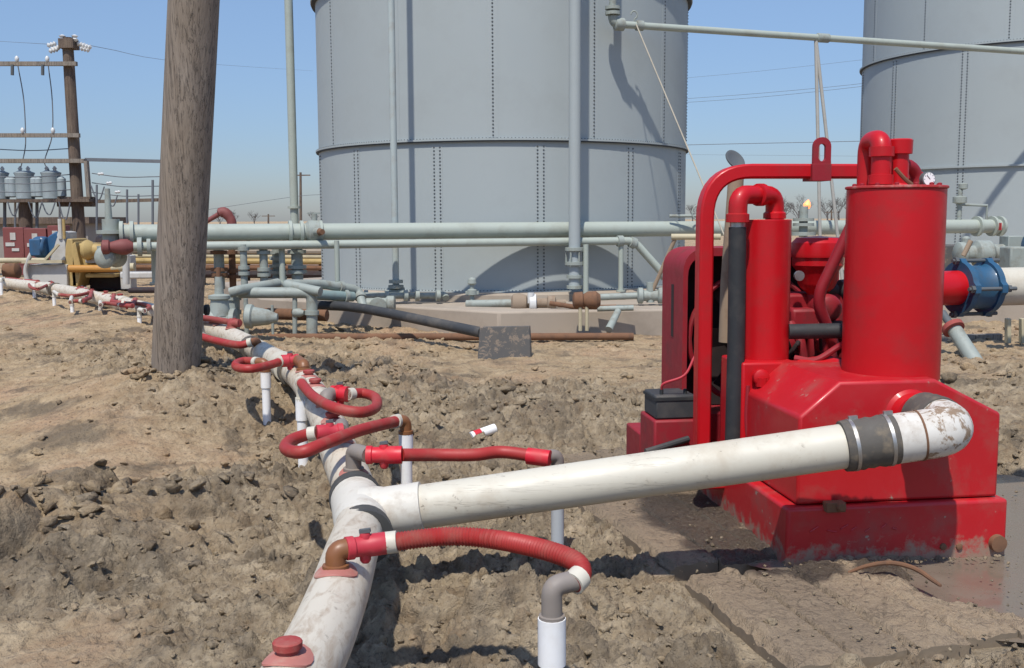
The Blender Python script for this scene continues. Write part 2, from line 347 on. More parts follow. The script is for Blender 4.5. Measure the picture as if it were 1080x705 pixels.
def lumps(x, y, cell, s, dens=0.7):      # blocky clods, one per jittered cell
    X, Y = x / cell, y / cell; ix, iy = np.floor(X), np.floor(Y); out = np.zeros_like(X)
    for dx in (-1, 0, 1):
        for dy in (-1, 0, 1):
            cx, cy = ix + dx, iy + dy
            px, py = cx + h2(cx, cy, s), cy + h2(cx, cy, s + 1); rr = 0.22 + 0.5 * h2(cx, cy, s + 2) ** 1.6
            an = h2(cx, cy, s + 3) * 6.28; ex, ey = X - px, Y - py
            a = ex * np.cos(an) + ey * np.sin(an); b = (-ex * np.sin(an) + ey * np.cos(an)) * (1.0 + 0.7 * h2(cx, cy, s + 5))
            dd = 0.6 * np.sqrt(a * a + b * b) + 0.4 * np.maximum(abs(a), abs(b))
            tilt = 1 + 0.5 * (a * (h2(cx, cy, s + 6) - 0.5) + b * (h2(cx, cy, s + 7) - 0.5)) / rr
            hgt = np.minimum(np.sqrt(np.clip(1 - (dd / rr) ** 2, 0, None)), 0.78) * rr * tilt * (h2(cx, cy, s + 4) < dens)
            out = np.maximum(out, hgt)
    return out * cell
def gauss(x, y, cx, cy, sx, sy=None): return np.exp(-((x - cx) / sx) ** 2 - ((y - cy) / (sy or sx)) ** 2)
def sstep(a, b, x):
    t = np.clip((x - a) / (b - a), 0, 1); return t * t * (3 - 2 * t)
PTH = math.radians(7.5)                                  # heading of the pump skid
PORG = G(829, 588, 0.0)
def base_h(x, y):
    h = -0.10 + 0 * x
    h = h + 0.10 * sstep(7.5, 10, y)
    h = h + 0.36 * gauss(x, y, -2.95, 9.1, 1.3, 1.1) + 0.14 * gauss(x, y, -3.2, 7.7, 0.7, 0.6) - 0.10 * gauss(x, y, -1.9, 8.3, 0.5, 0.6)
    h = h + 0.20 * gauss(x, y, -6.0, 13.5, 3.0, 3.0) + 0.12 * gauss(x, y, -4.4, 11, 1.5, 1.3)
    ld = np.abs((x + 5) * 0.781 + (y - 14.8) * 0.625); la = -(x + 5) * 0.625 + (y - 14.8) * 0.781
    h = h + 0.20 * np.exp(-(ld / 1.1) ** 2) * sstep(-1.5, 0.5, la) * (1 - sstep(11, 16, la))
    h = h + 0.26 * gauss(x, y, -2.6, 5.6, 0.75, 0.55) + 0.14 * gauss(x, y, -3.4, 5.2, 0.7, 0.5) + 0.12 * gauss(x, y, -1.9, 6.4, 0.6, 0.5)
    h = h + 0.10 * gauss(x, y, 0.0, 8.6, 1.1, 0.8) + 0.07 * gauss(x, y, 1.5, 10.5, 2.2, 0.9)
    h = h + 0.05 * gauss(x, y, 0.2, 4.4, 0.5, 0.4)
    h = h + 0.12 * sstep(2.9, 3.6, x) * (1 - sstep(9, 12, y))
    lx = (x - PORG.x) * math.cos(PTH) + (y - PORG.y) * math.sin(PTH); ly = -(x - PORG.x) * math.sin(PTH) + (y - PORG.y) * math.cos(PTH)
    m = sstep(-0.75, -0.6, lx) * (1 - sstep(1.9, 2.3, lx)) * sstep(-1.3, -1.15, ly) * (1 - sstep(2.5, 2.9, ly))
    h = h * (1 - m) + (-0.095) * m
    return h - 0.16 * (1 - m) * blob(x, y, PUDC)
PUDC = [(G(px, py, 0), r) for px, py, r in ((1040, 606, .36), (1085, 590, .45), (1090, 540, .5), (1120, 515, .6), (1075, 620, .3))]
WETSHADEC = [(G(px, py, 0), r) for px, py, r in ((735, 545, .30), (770, 568, .26), (800, 588, .20), (860, 597, .16), (930, 597, .14), (720, 528, .3))]  # wet boards round the skid, with the suction pipe's shade darkened in
def blob(x, y, cs):
    m = np.zeros_like(np.asarray(x, float)); n = 0.45 * (fbm(x * 5, y * 5, 301, 3) - 0.5)
    for c, r in cs: m = np.maximum(m, 1 - sstep(0.75, 1.1, np.hypot(x - c.x, y - c.y) / r + n))
    return m
def masks(x, y):
    n = fbm(x * 0.35 + 5, y * 0.35, 91, 4)
    rough = sstep(0.34, 0.54, n + 0.10 * gauss(x, y, -2.6, 5.5, 1.3) + 0.10 * gauss(x, y, -2.8, 8.6, 1.6) + 0.10 * gauss(x, y, 0.1, 8.4, 1.4) + 0.07 * gauss(x, y, 0.3, 4.5, 0.9) - 0.25 * gauss(x, y, -6, 9, 2.4, 4))
    smoothz = sstep(11.0, 13.0, y)
    rough = rough * (1 - 0.55 * smoothz)
    lx = (x - PORG.x) * math.cos(PTH) + (y - PORG.y) * math.sin(PTH); ly = -(x - PORG.x) * math.sin(PTH) + (y - PORG.y) * math.cos(PTH)
    m = sstep(-0.6, -0.5, lx) * (1 - sstep(2.0, 2.3, lx)) * sstep(-1.15, -1.05, ly) * (1 - sstep(2.5, 2.9, ly))
    return rough, m
def ground_h(x, y, fine=True):
    x = np.asarray(x, float); y = np.asarray(y, float)
    rough, m = masks(x, y)
    near = np.clip(1.3 - np.hypot(x, y - 4) / 60, 0, 1)
    h = base_h(x, y) + 0.10 * (fbm(x * 0.8, y * 0.8, 3, 4) - 0.5) * near
    if fine:
        wx = x + 0.10 * (fbm(x * 5, y * 5, 41, 3) - 0.5); wy = y + 0.10 * (fbm(x * 5 + 9, y * 5, 43, 3) - 0.5)
        det = lumps(wx, wy, 0.45, 11, 0.5) * 0.34 * (0.4 + 2.8 * gauss(x, y, -2.6, 5.6, 1.0, 0.8)) + lumps(wx + 1.7, wy, 0.22, 21, 0.55) * 0.42 + lumps(wx, wy + 2.2, 0.11, 31, 0.65) * 0.60 + lumps(wx + 5, wy, 0.062, 33, 0.65) * 0.65
        det2 = lumps(wx * 1.0 + 3, wy, 0.045, 51, 0.6) * 0.5
        f = 0.06 * (fbm(x * 4, y * 4, 61, 5, 0.6) - 0.5) + 0.030 * (0.5 - np.abs(fbm(x * 14, y * 14, 71, 4, 0.62) - 0.5) * 4) * (0.35 + 0.65 * rough)
        h = h + (1.25 * det * (0.10 + 0.90 * rough) + det2 * (0.4 + 0.6 * rough) + f) * near * (1 - m)
    return h

def axis_pts(segs):
    out = [segs[0][0]]
    for a, b, st0, st1 in segs:
        p_ = a
        while p_ < b - 1e-6:
            t = (p_ - a) / (b - a); p_ = min(b, p_ + st0 * (st1 / st0) ** t); out.append(p_)
    return np.array(out)
XS = axis_pts([(-2500, -60, 400, 8), (-60, -12, 4, 0.2), (-12, -3.6, 0.06, 0.0105), (-3.6, 2.0, 0.0105, 0.0105), (2.0, 3.4, 0.012, 0.016), (3.4, 12, 0.03, 0.2), (12, 60, 0.3, 5), (60, 2500, 9, 400)])
YS = axis_pts([(-60, 1.2, 8, 0.12), (1.2, 2.2, 0.08, 0.014), (2.2, 6, 0.0095, 0.012), (6, 11, 0.014, 0.03), (11, 20, 0.04, 0.10), (20, 45, 0.14, 1.0), (45, 3500, 2, 350)])
GX, GY = np.meshgrid(XS, YS)
GZ = ground_h(GX.ravel(), GY.ravel()).reshape(GX.shape)
def grid_object(name, X, Y, Z, m, clay=None):
    ny, nx = X.shape; me = bpy.data.meshes.new(name)
    me.vertices.add(nx * ny); me.vertices.foreach_set('co', np.stack([X, Y, Z], -1).astype(np.float32).ravel())
    idx = np.arange(nx * ny).reshape(ny, nx)
    q = np.stack([idx[:-1, :-1], idx[:-1, 1:], idx[1:, 1:], idx[1:, :-1]], -1).reshape(-1, 4)
    me.loops.add(q.size); me.loops.foreach_set('vertex_index', q.ravel().astype(np.int32))
    me.polygons.add(len(q)); me.polygons.foreach_set('loop_start', (np.arange(len(q)) * 4).astype(np.int32))
    me.polygons.foreach_set('use_smooth', np.ones(len(q), bool))
    me.update(calc_edges=True); me.materials.append(m)
    if clay is not None:
        at = me.attributes.new('clay', 'FLOAT', 'POINT'); at.data.foreach_set('value', clay.astype(np.float32).ravel())
    o = bpy.data.objects.new(name, me); COL.objects.link(o); return o
def clay_of(x, y):
    rough, m = masks(x, y)
    c = 0.18 + 0.70 * rough * (1 - 0.55 * sstep(9, 12, y)) + 0.5 * (fbm(x * 0.7, y * 0.7, 77, 4) - 0.5)
    c = c + 0.25 * gauss(x, y, -1.8, 3.6, 1.6, 1.2) - 0.35 * gauss(x, y, -6.2, 9.5, 2.6, 3.5) - 0.25 * sstep(11, 14, y) + 0.5 * m
    return np.clip(c, 0, 1)
gob = grid_object('ground', GX, GY, GZ, SOIL, clay_of(GX.ravel(), GY.ravel()))
DAMP = [(G(px, py, .1), r) for px, py, r in ((60, 520, .55), (110, 565, .45), (175, 520, .4), (20, 590, .4), (235, 500, .25), (610, 640, .16), (700, 640, .25), (740, 660, .2), (560, 690, .2), (455, 400, .5), (540, 430, .45), (215, 415, .45))]
aw_ = gob.data.attributes.new('wet', 'FLOAT', 'POINT'); aw_.data.foreach_set('value', (0.5 * blob(GX.ravel(), GY.ravel(), DAMP) * np.clip(fbm(GX.ravel() * 6, GY.ravel() * 6, 311, 3) * 2.2 - .4, 0, 1) + 0.8 * blob(GX.ravel(), GY.ravel(), PUDC)).clip(0, 1).astype(np.float32))
gob['kind'] = 'structure'
def gz(x, y): return float(ground_h(np.array([x]), np.array([y]))[0])

# loose lumps of clay lying on the soil: nobody could count them
def scatter_clods():
    R = np.random.RandomState(4)
    bm = bmesh.new(); bmesh.ops.create_icosphere(bm, subdivisions=2, radius=1)
    bv = np.array([v.co[:] for v in bm.verts]); bf = np.array([[v.index for v in f.verts] for f in bm.faces]); bm.free()
    tmpl = []
    for k in range(14):
        c = bv.copy()
        for j in range(11):                               # knock flat facets off a ball
            nrm = R.randn(3); nrm /= np.linalg.norm(nrm); d = R.uniform(0.28, 0.7)
            over = np.clip(c @ nrm - d, 0, None); c = c - over[:, None] * nrm
        c *= (1 + 0.42 * (R.rand(len(c)) - 0.5))[:, None]; tmpl.append(c)
    n = 19000
    y = 2.3 + 13 * R.rand(n) ** 1.5; x = (R.rand(n) - 0.5) * (1.15 * y + 0.8) + 0.02 * y
    rough, m = masks(x, y)
    keep = (R.rand(n) < np.where(m > 0.3, 0.55, 0.10 + 0.9 * rough)) & (m < 2)
    x, y = x[keep], y[keep]
    pb = G(187, 402, 0.26); a_ = R.rand(170) * 6.28; r_ = 0.2 + 0.3 * R.rand(170) ** 1.5
    px_ = PORG.x + np.concatenate([1.1 * R.rand(150), -.02 - .05 * R.rand(60)]); py_ = PORG.y + np.concatenate([-.03 - .06 * R.rand(150) + 0.1 * (px_[:150] - PORG.x), .1 + 1.4 * R.rand(60)])
    bx_ = -2.5 + 0.75 * R.randn(150); by_ = 5.7 + 0.5 * R.randn(150); kb = (by_ > 4.2) & (bx_ < -1.3); bx_ = bx_[kb]; by_ = by_[kb]; x = np.concatenate([x, bx_]); y = np.concatenate([y, by_]); n_b = len(bx_)
    x = np.concatenate([x, 0.0 + pb.x + 0 * a_ + r_ * np.cos(a_), px_]); y = np.concatenate([y, 9.2 + r_ * np.sin(a_), py_]); n = len(x); n_x = 170; n_s = 210
    s = 0.008 + 0.036 * R.rand(n) ** 3.4 + 0.07 * (R.rand(n) < 0.03) * R.rand(n)
    s *= np.clip(y / 7, 0.75, 1.5)
    mk = masks(x, y)[1] > 0.3; s[-n_x - n_s:-n_s] = 0.02 + 0.05 * R.rand(n_x) ** 2; s[-n_b - n_x - n_s:-n_x - n_s] = 0.025 + 0.07 * R.rand(n_b) ** 1.6; s = np.where(mk, s * 0.45, s); z = np.where(mk, -0.022, ground_h(x, y)) + s * 0.25
    V = []; Fc = []
    for i in range(n):
        c = tmpl[R.randint(14)]; a = R.rand() * 6.28; ca, sa = math.cos(a), math.sin(a)
        q = c * np.array([1, R.uniform(0.6, 1), R.uniform(0.5, 0.85)]) * s[i]
        V.append(np.stack([q[:, 0] * ca - q[:, 1] * sa + x[i], q[:, 0] * sa + q[:, 1] * ca + y[i], q[:, 2] + z[i]], -1)); Fc.append(bf + i * len(bv))
    V = np.concatenate(V); Fc = np.concatenate(Fc)
    me = bpy.data.meshes.new('soil_clods'); me.vertices.add(len(V)); me.vertices.foreach_set('co', V.astype(np.float32).ravel())
    me.loops.add(Fc.size); me.loops.foreach_set('vertex_index', Fc.ravel().astype(np.int32))
    me.polygons.add(len(Fc)); me.polygons.foreach_set('loop_start', (np.arange(len(Fc)) * 3).astype(np.int32))
    me.update(calc_edges=True); me.materials.append(SOIL)
    at = me.attributes.new('clay', 'FLOAT', 'POINT'); at.data.foreach_set('value', np.repeat(np.clip(clay_of(x, y) + R.uniform(-.3, .3, n), 0, 1), len(bv)).astype(np.float32))
    wv_ = np.zeros(n); wv_[-n_b - n_x - n_s:-n_x - n_s] = R.uniform(0.1, 0.6, n_b)
    aw = me.attributes.new('wet', 'FLOAT', 'POINT'); aw.data.foreach_set('value', np.repeat(wv_, len(bv)).astype(np.float32))
    o = bpy.data.objects.new('soil_clods', me); COL.objects.link(o); o['kind'] = 'stuff'
    tag(o, 'loose grey brown lumps of clay scattered over the dug soil', 'clods')
scatter_clods()

# ------------------------------------------------------------------ concrete pad, storage tanks
TC = Vector((-0.16, 20.03, 0.50)); TR = 3.43
def pad():
    a = P(526, 328, 14.6); zt = 0.37
    poly = [(a.x, 14.55), (3.4, 15.0), (5.2, 16.6), (7.2, 16.3), (10, 16.6), (13.5, 18.5), (15, 27), (-2, 26), (-6.2, 22), (-4.2, 17.4)]
    b = MB().prism([(x, y, -0.1) for x, y in poly], (0, 0, zt + 0.1))
    o = b.build('concrete_pad', CONC, bev=0.03); o['kind'] = 'structure'
pad()
def storage_tank(label, c, r, ztop, z1, ph_low, ph_up, camdir):
    t = thing('storage_tank', label, 'storage tank', c)
    seg = 128; H = ztop - c.z; h1 = z1 - c.z
    prof = [(0.0, r + 0.06), (0.02, r + 0.06), (0.022, r), (h1 - 0.035, r), (h1 - 0.03, r + 0.055), (h1 + 0.0, r + 0.055), (h1 + 0.003, r), (H - 0.07, r), (H - 0.065, r + 0.085), (H, r + 0.085), (H + 0.004, r + 0.01), (H + 0.5, 0.25), (H + 0.5, 0.01)]
    sh = MB().lathe(c, (0, 0, 1), prof, seg, True).build('shell', TANKG, t, sm=25)
    MB().lathe(c - Vector((0, 0, .3)), (0, 0, 1), [(0, r + .32), (.27, r + .30), (.298, r + .24), (.299, .1)], seg).build('foundation_ring', CONC, t)
    g = MB()
    for hh, rr in ((h1 - 0.05, r + 0.045), (H - 0.10, r + 0.07)):
        g.lathe(c + Vector((0, 0, hh)), (0, 0, 1), [(0, r - .01), (0, rr), (0.018, rr), (0.018, r - .01)], seg, False)
    g.build('flange_shadow_ring', LIPSHADE, t)  # dark rings paint the shadow line beneath each flange lip
    # bolted seams: bolt heads in rows; ring flange bolts
    bb = MB(); n13 = 2 * math.pi / 13
    def bolt(phi, z, rad, nrm, s=0.016):
        p_ = Vector((c.x + rad * math.sin(phi), c.y - rad * math.cos(phi), z))
        bb.lathe(p_ - nrm * 0.004, nrm, [(0, s), (0.014, s * 0.9), (0.018, s * 0.5)], 6)
    def seams(ph0, za, zb, offs):
        for k in range(13):
            ph = ph0 + k * n13
            if math.cos(ph - camdir) < 0.02: continue
            for o_ in offs:
                a = ph + o_ / r; nrm = Vector((math.sin(a), -math.cos(a), 0)); z = za
                while z < zb: bolt(a, z, r, nrm); z += 0.056
    seams(ph_low, c.z + 0.06, z1 - 0.1, (-0.05, 0.05)); seams(ph_up, z1 + 0.05, ztop - 0.12, (0.0,))
    for k in range(380):
        a = k * 2 * math.pi / 380
        if math.cos(a - camdir) > 0: bolt(a, z1, r + 0.03, Vector((0, 0, 1)), 0.012); bolt(a, c.z + 0.02, r + 0.03, Vector((0, 0, 1)), 0.013)
    bb.build('bolts', BOLT, t)
    sp = MB()                                            # lap strips of the upright seams
    for ph0, za, zb in ((ph_low, c.z + 0.03, z1 - 0.06), (ph_up, z1 + 0.01, ztop - 0.11)):
        for k in range(13):
            a = ph0 + k * n13
            arc = [a + o_ / r for o_ in (-0.085, -0.03, 0.03, 0.085)]
            sp.loft([[Vector((c.x + rr * math.sin(q), c.y - rr * math.cos(q), z)) for q, rr in zip(arc + arc[::-1], [r + 0.003] * 4 + [r - 0.02] * 4)] for z in (za, zb)])
    sp.build('seam_strip', TANKG, t)
    return t
zr = P(531, 146, 16.6).z
storage_tank('grey bolted steel storage tank standing complete behind the long pipelines', TC, TR, 5.62, zr, math.radians(-17.2), math.radians(-2), math.radians(0))
T2 = Vector((P(1078, 200, 23.2).x, 23.2, 0.5))
zr2 = P(1078, 172, 19.7).z; zt2 = P(1078, 37, 19.7).z
storage_tank('grey bolted steel storage tank cut off by the right edge of the picture', T2, TR, zt2 + 2.5, zt2, math.radians(-17), math.radians(-4), math.radians(-25))
# the right tank has three rings: its lower ring joint
g = MB().lathe(T2 + Vector((0, 0, zr2 - 0.5)), (0, 0, 1), [(-0.035, TR - .01), (-0.035, TR + 0.055), (0, TR + 0.055), (0, TR - .01)], 128, False)
g.v = list(g.v); right_tank = [o for o in COL.objects if o.name.startswith('storage_tank')][-1]
g.build('ring_flange', TANKG, right_tank)

def flange(b, p_, ax, r, t=0.05):
    b.lathe(Vector(p_) - Vector(ax).normalized() * t / 2, ax, [(0, r * 0.75), (0.001, r), (t, r), (t + 0.001, r * 0.75)], 20)
def wheel(root, p_, ax, r, m, parent=None):
    ax = Vector(ax).normalized(); u, v = frame(ax); p_ = Vector(p_); n = 20
    ring = [p_ + (u * math.cos(2 * math.pi * k / n) + v * math.sin(2 * math.pi * k / n)) * r for k in range(n + 1)]
    b = MB().tube(ring, r * 0.09, 6)
    for k in range(4):
        a = k * math.pi / 2; b.cyl(p_, p_ + (u * math.cos(a) + v * math.sin(a)) * r, r * 0.07, seg=6)
    b.cyl(p_ - ax * r * 0.7, p_ + ax * 0.03, r * 0.12, seg=8)
    b.build('handwheel', m, root, parent)

# ------------------------------------------------------------------ long pipelines in front of the tanks
DIRP = Vector((math.cos(math.radians(17)), math.sin(math.radians(17)), 0)); NRM = Vector((math.sin(math.radians(17)), -math.cos(math.radians(17)), 0))
BP = Vector((TC.x, TC.y, 0)) + NRM * (TR + 0.215)
def LP(px, z, off=0.0):                                  # point of the slanted line at picture column px
    o = BP + NRM * off; k = ray(px, 242); k2 = Vector((k.x, k.y))
    den = k2.x * DIRP.y - k2.y * DIRP.x; s = (o.x * DIRP.y - o.y * DIRP.x) / den
    q = k2 * s; return Vector((q.x, q.y, z))
zu, zl = 1.49, 1.305
a, b_ = LP(128, zu), LP(1055, zu)
t = thing('pipeline', 'thick pale green grey pipeline running level across both tanks', 'pipeline', Vector((a.x, a.y, zu)))
MB().cyl(a, b_, 0.122, seg=24).build('pipe', PIPEG, t)
f = MB()
for px in (306, 318, 327, 338): flange(f, LP(px, zu), DIRP, 0.165, 0.045)
for px in (1030, 1046, 1054): flange(f, LP(px, zu), DIRP, 0.18, 0.05)
for px in (128, 139): flange(f, LP(px, zu), DIRP, 0.17, 0.05)
f.build('flange', PIPEG, t)
v = MB(); q = LP(332, zu)
v.lathe(q - DIRP * .14, DIRP, [(0, .12), (.06, .17), (.2, .17), (.26, .12)], 20); v.cyl(q, q + Vector((0, 0, .26)), .04); v.cyl(q + NRM * .1, q + NRM * .26 + DIRP * .04, .07, .05)
vb = v.build('valve_body', FITG, t)
MB().cyl(q + NRM * .24 + DIRP * .04, q + NRM * .34 + DIRP * .07, .055, .04).build('rusty_plug', RUST, t, vb)
MB().bar(q + Vector((0, 0, .27)) - DIRP * .1, q + Vector((0, 0, .27)) + DIRP * .1, .025, .02).build('lever', FITG, t, vb)
MB().bar(LP(1046, zu) + NRM * .19 + Vector((0, 0, -.07)), LP(1046, zu) + NRM * .19 + Vector((0, 0, .06)), .13, .01).build('warning_tag', VALVEB, t)
# thin line under it
a, b_ = LP(140, zl, .16), LP(654, zl, .16)
el = [LP(654, zl, .16), LP(663, zl, .16), LP(672, zl - .06, .16), P(703, 293, LP(690, 1, .16).y - .05)]
t = thing('pipeline', 'thinner pale pipe just under the thick pipeline, bending down at its right end', 'pipeline', Vector((a.x, a.y, zl)))
MB().tube([a, b_] + el[1:], .062, 18).build('pipe', PIPEG, t)
f = MB()
for q, d in ((el[0], DIRP), (el[1] * .5 + el[2] * .5, el[2] - el[1]), (el[3] * .9 + el[2] * .1, el[3] - el[2])):
    f.lathe(q - d.normalized() * .05, d, [(0, .062), (.005, .088), (.095, .088), (.1, .062)], 16)
f.build('pipe_collar', FITG, t)
def post(name, label, px, y0, y1, d, r, m, cat='pipe support', group=None, foot=True):
    a, b_ = P(px, y0, d), P(px, y1, d); b_.x = a.x
    o = MB().cyl(b_, a, r, seg=12)
    if foot: o.lathe(b_, (0, 0, 1), [(0, r * 1.9), (0.03, r * 1.9), (0.032, r)], 12)
    return tag(o.build(name, m), label, cat, group)
post('pipe_support', 'thin grey post holding up the thin pipeline, nearest the left of the big tank', 355, 254, 318, LP(355, 1, .30).y, .038, PIPEG)
post('pipe_support', 'thin grey post holding up the right end of the thin pipeline', 655, 252, 308, LP(655, 1, .16).y, .04, PIPEG)
post('pipe_support', 'thin grey post under the pipeline behind the wooden pole', 162, 262, 300, 15.0, .04, PIPEG)
post('pipe_support', 'short grey post under the thin pipeline between two valve stubs', 297, 258, 300, LP(297, 1, .16).y + .1, .045, PIPEG)

def riser_pipe_big():
    q = LP(606, 0, .30); zt = 6.0; zb = P(606, 305, q.y).z
    t = thing('riser_pipe', 'thick grey upright pipe in front of the middle of the big tank', 'riser pipe', Vector((q.x, q.y, zb)))
    MB().cyl((q.x, q.y, zb), (q.x, q.y, zt + 4), .092, seg=18).build('pipe', TANKG, t)
    f = MB()
    for y in (263, 278, 292, 303):
        z = P(606, y, q.y).z; flange(f, (q.x, q.y, z), (0, 0, 1), .15 if y < 290 else .125, .05)
    for k in range(6):
        a_ = k * 1.047; z0 = P(606, 281, q.y).z; f.cyl((q.x + .13 * math.cos(a_), q.y + .13 * math.sin(a_), z0), (q.x + .13 * math.cos(a_), q.y + .13 * math.sin(a_), z0 + .22), .014, seg=6)
    f.build('flange', FITG, t)
    q2 = LP(618, 0, .42); zt2_, zb2 = P(618, 258, q2.y).z, P(618, 312, q2.y).z
    tag(MB().cyl((q2.x, q2.y, zb2), (q2.x, q2.y, zt2_), .042).build('pipe_support', PIPEG), 'thin grey post beside the flanges of the thick upright pipe', 'pipe support')
    # thin riser on the left of the tank front
    d = 16.15; x = P(415, 150, d).x; zb = P(421, 306, d).z
    t = thing('riser_pipe', 'slim rust streaked upright pipe rising past the left front of the big tank', 'riser pipe', Vector((x, d, zb)))
    MB().cyl((x, d, zb), (x, d, 9.5), .052, seg=14).build('pipe', paint('rust_streaked_pipe', (0.36, 0.41, 0.40), (0.27, 0.19, 0.12), 0.7, 0.5, 3), t)
    f = MB(); flange(f, (x, d, zb + .13), (0, 0, 1), .11, .05); flange(f, (x, d, zb + .05), (0, 0, 1), .12, .05); f.lathe((x - .13, d, zb - .04), (1, 0, 0), [(0, .08), (.26, .08)], 14)
    f.build('flange', FITG, t)
    # tall post standing on the pipeline
    q = P(311, 242, 19.6); x = q.x
    t = thing('vent_pipe', 'tall slim grey pipe rising behind the thick pipeline left of the big tank', 'riser pipe', Vector((x, q.y, .0)))
    MB().cyl((x, q.y, 0), (x, q.y, 8.5), .076, seg=14).build('pipe', PIPEG, t)
    f = MB(); flange(f, (x, q.y, 1.9), (0, 0, 1), .12, .04); flange(f, (x, q.y, .15), (0, 0, 1), .14, .05); f.build('flange', PIPEG, t)
riser_pipe_big()

PROPM = paint('grey_prop_steel', (0.33, 0.32, 0.29), (0.22, 0.19, 0.15), 0.5, 0.6, 4)
def overhead():
    a, b_ = P(655, 26, 16.75), P(1190, 62, 19.7); d = (b_ - a).normalized()
    t = thing('overhead_pipe', 'pale green grey pipe crossing the sky between the two tanks', 'pipe', a)
    MB().cyl(a, b_, .056, seg=16).build('pipe', PIPEG, t)
    f = MB(); f.lathe(a - d * .12, d, [(0, .06), (.02, .1), (.16, .1), (.18, .06)], 14)
    m_ = a + d * ((P(876, 40, 17.3) - a).length)
    f.lathe(m_ + d * .02, d, [(0, .057), (.01, .075), (.22, .075), (.23, .057)], 14); f.lathe(a + d * .25, d, [(0, .057), (.01, .08), (.12, .08), (.13, .057)], 14)
    f.build('pipe_collar', FITG, t)
    e = MB(); e.tube(corner(a + d * .05, a - d * .14, a - d * .14 + Vector((0, 0, .6)), .12), .075, 14); e.cyl(a - d * .14 + Vector((0, 0, .12)), a - d * .14 + Vector((0, 0, 1.5)), .055)
    flange(e, a - d * .14 + Vector((0, 0, .16)), (0, 0, 1), .12, .05); flange(e, a - d * .14 + Vector((0, 0, .24)), (0, 0, 1), .12, .05)
    e.build('elbow', FITG, t)
    hk = a + d * .22
    ring = [hk + Vector((.05 * math.cos(k), 0, .16 + .06 * math.sin(k))) for k in [i * .45 - 1.4 for i in range(11)]]
    MB().tube([hk + Vector((0, 0, .05))] + ring, .012, 8).build('hook', FITG, t)
    g0 = hk + Vector((.03, -.05, .0)); g1 = P(800, 335, 14.6)
    o = MB().cyl(g0, g1, .011, seg=6).build('guy_rope', ROPE); tag(o, 'pale guy rope slanting down from the hook on the overhead pipe', 'rope')
    m0 = m_
    for x2, lab in ((866, 'slim upright steel prop under the overhead pipe, the straighter of the two'), (889, 'slim steel prop under the overhead pipe, leaning right at its foot')):
        g1 = P(x2, 300, 17.3); o = MB().cyl(m0, g1, .028, seg=10).build('support_prop', PROPM); tag(o, lab, 'support')
overhead()

# ------------------------------------------------------------------ valves and pipe stubs before the tanks
def run(name, label, cat, pts, r, m, flanges=(), fm=None, seg=14, group=None, sm=1):
    pts = [P(*q) for q in pts]; pp = smooth(pts, 4) if sm > 1 else pts
    t = thing(name, label, cat, pts[0], group=group)
    MB().tube(pp, r, seg).build('pipe', m, t)
    if flanges:
        f = MB()
        for i, s in flanges:
            a, b_ = pts[i], pts[i + 1]; q = a + (b_ - a) * s; flange(f, q, b_ - a, r * 1.55, .05)
        f.build('flange', fm or FITG, t)
    return t
def bend_run(name, label, cat, pts, r, m, rb, flanges=(), seg=14):
    pts = [P(*q) for q in pts]; out = [pts[0]]
    for i in range(1, len(pts) - 1): out += corner(pts[i - 1], pts[i], pts[i + 1], rb, 5)
    out.append(pts[-1]); t = thing(name, label, cat, pts[0])
    MB().tube(out, r, seg).build('pipe', m, t)
    if flanges:
        f = MB()
        for i, s in flanges:
            a, b_ = pts[i], pts[i + 1]; q = a + (b_ - a) * s
            f.lathe(q - (b_ - a).normalized() * .03, b_ - a, [(0, r), (.002, r * 1.3), (.058, r * 1.3), (.06, r)], 16)
        f.build('pipe_collar', FITG, t)
    return t
bend_run('pipe_bridge', 'grey pipe bridge on two stout legs behind the white header', 'pipe stub', [(247, 362, 14.1), (247, 309, 14.1), (329, 309, 14.1), (329, 364, 14.1)], .075, FITG, .11, ((0, .62), (2, .38), (0, .9)))
bend_run('pipe_bridge', 'grey pipe arm sloping away to the right over the pipe bridge', 'pipe stub', [(243, 309, 13.9), (250, 307, 13.9), (293, 299, 14.6)], .07, FITG, .05)
bend_run('pipe_bridge', 'grey pipe arm running from the bridge towards the tank valves', 'pipe stub', [(338, 308, 14.0), (300, 300, 14.2), (340, 300, 14.8), (378, 306, 15.2), (383, 324, 15.0)], .066, FITG, .10, ((2, .5), (3, .4)))
bend_run('pipe_bridge', 'dark green grey pipe just below the arm towards the tank valves', 'pipe stub', [(330, 311, 14.6), (372, 313, 15.1)], .075, paint('green_grey_pipe', (0.2, 0.27, 0.26), (0.15, 0.14, 0.12), 0.5, 0.5, 4), .1, ((0, .8),))
DUSTR = paint('dusty_brown_iron', (0.27, 0.205, 0.145), (0.15, 0.085, 0.05), 0.7, 0.85, 9, var=0.2)
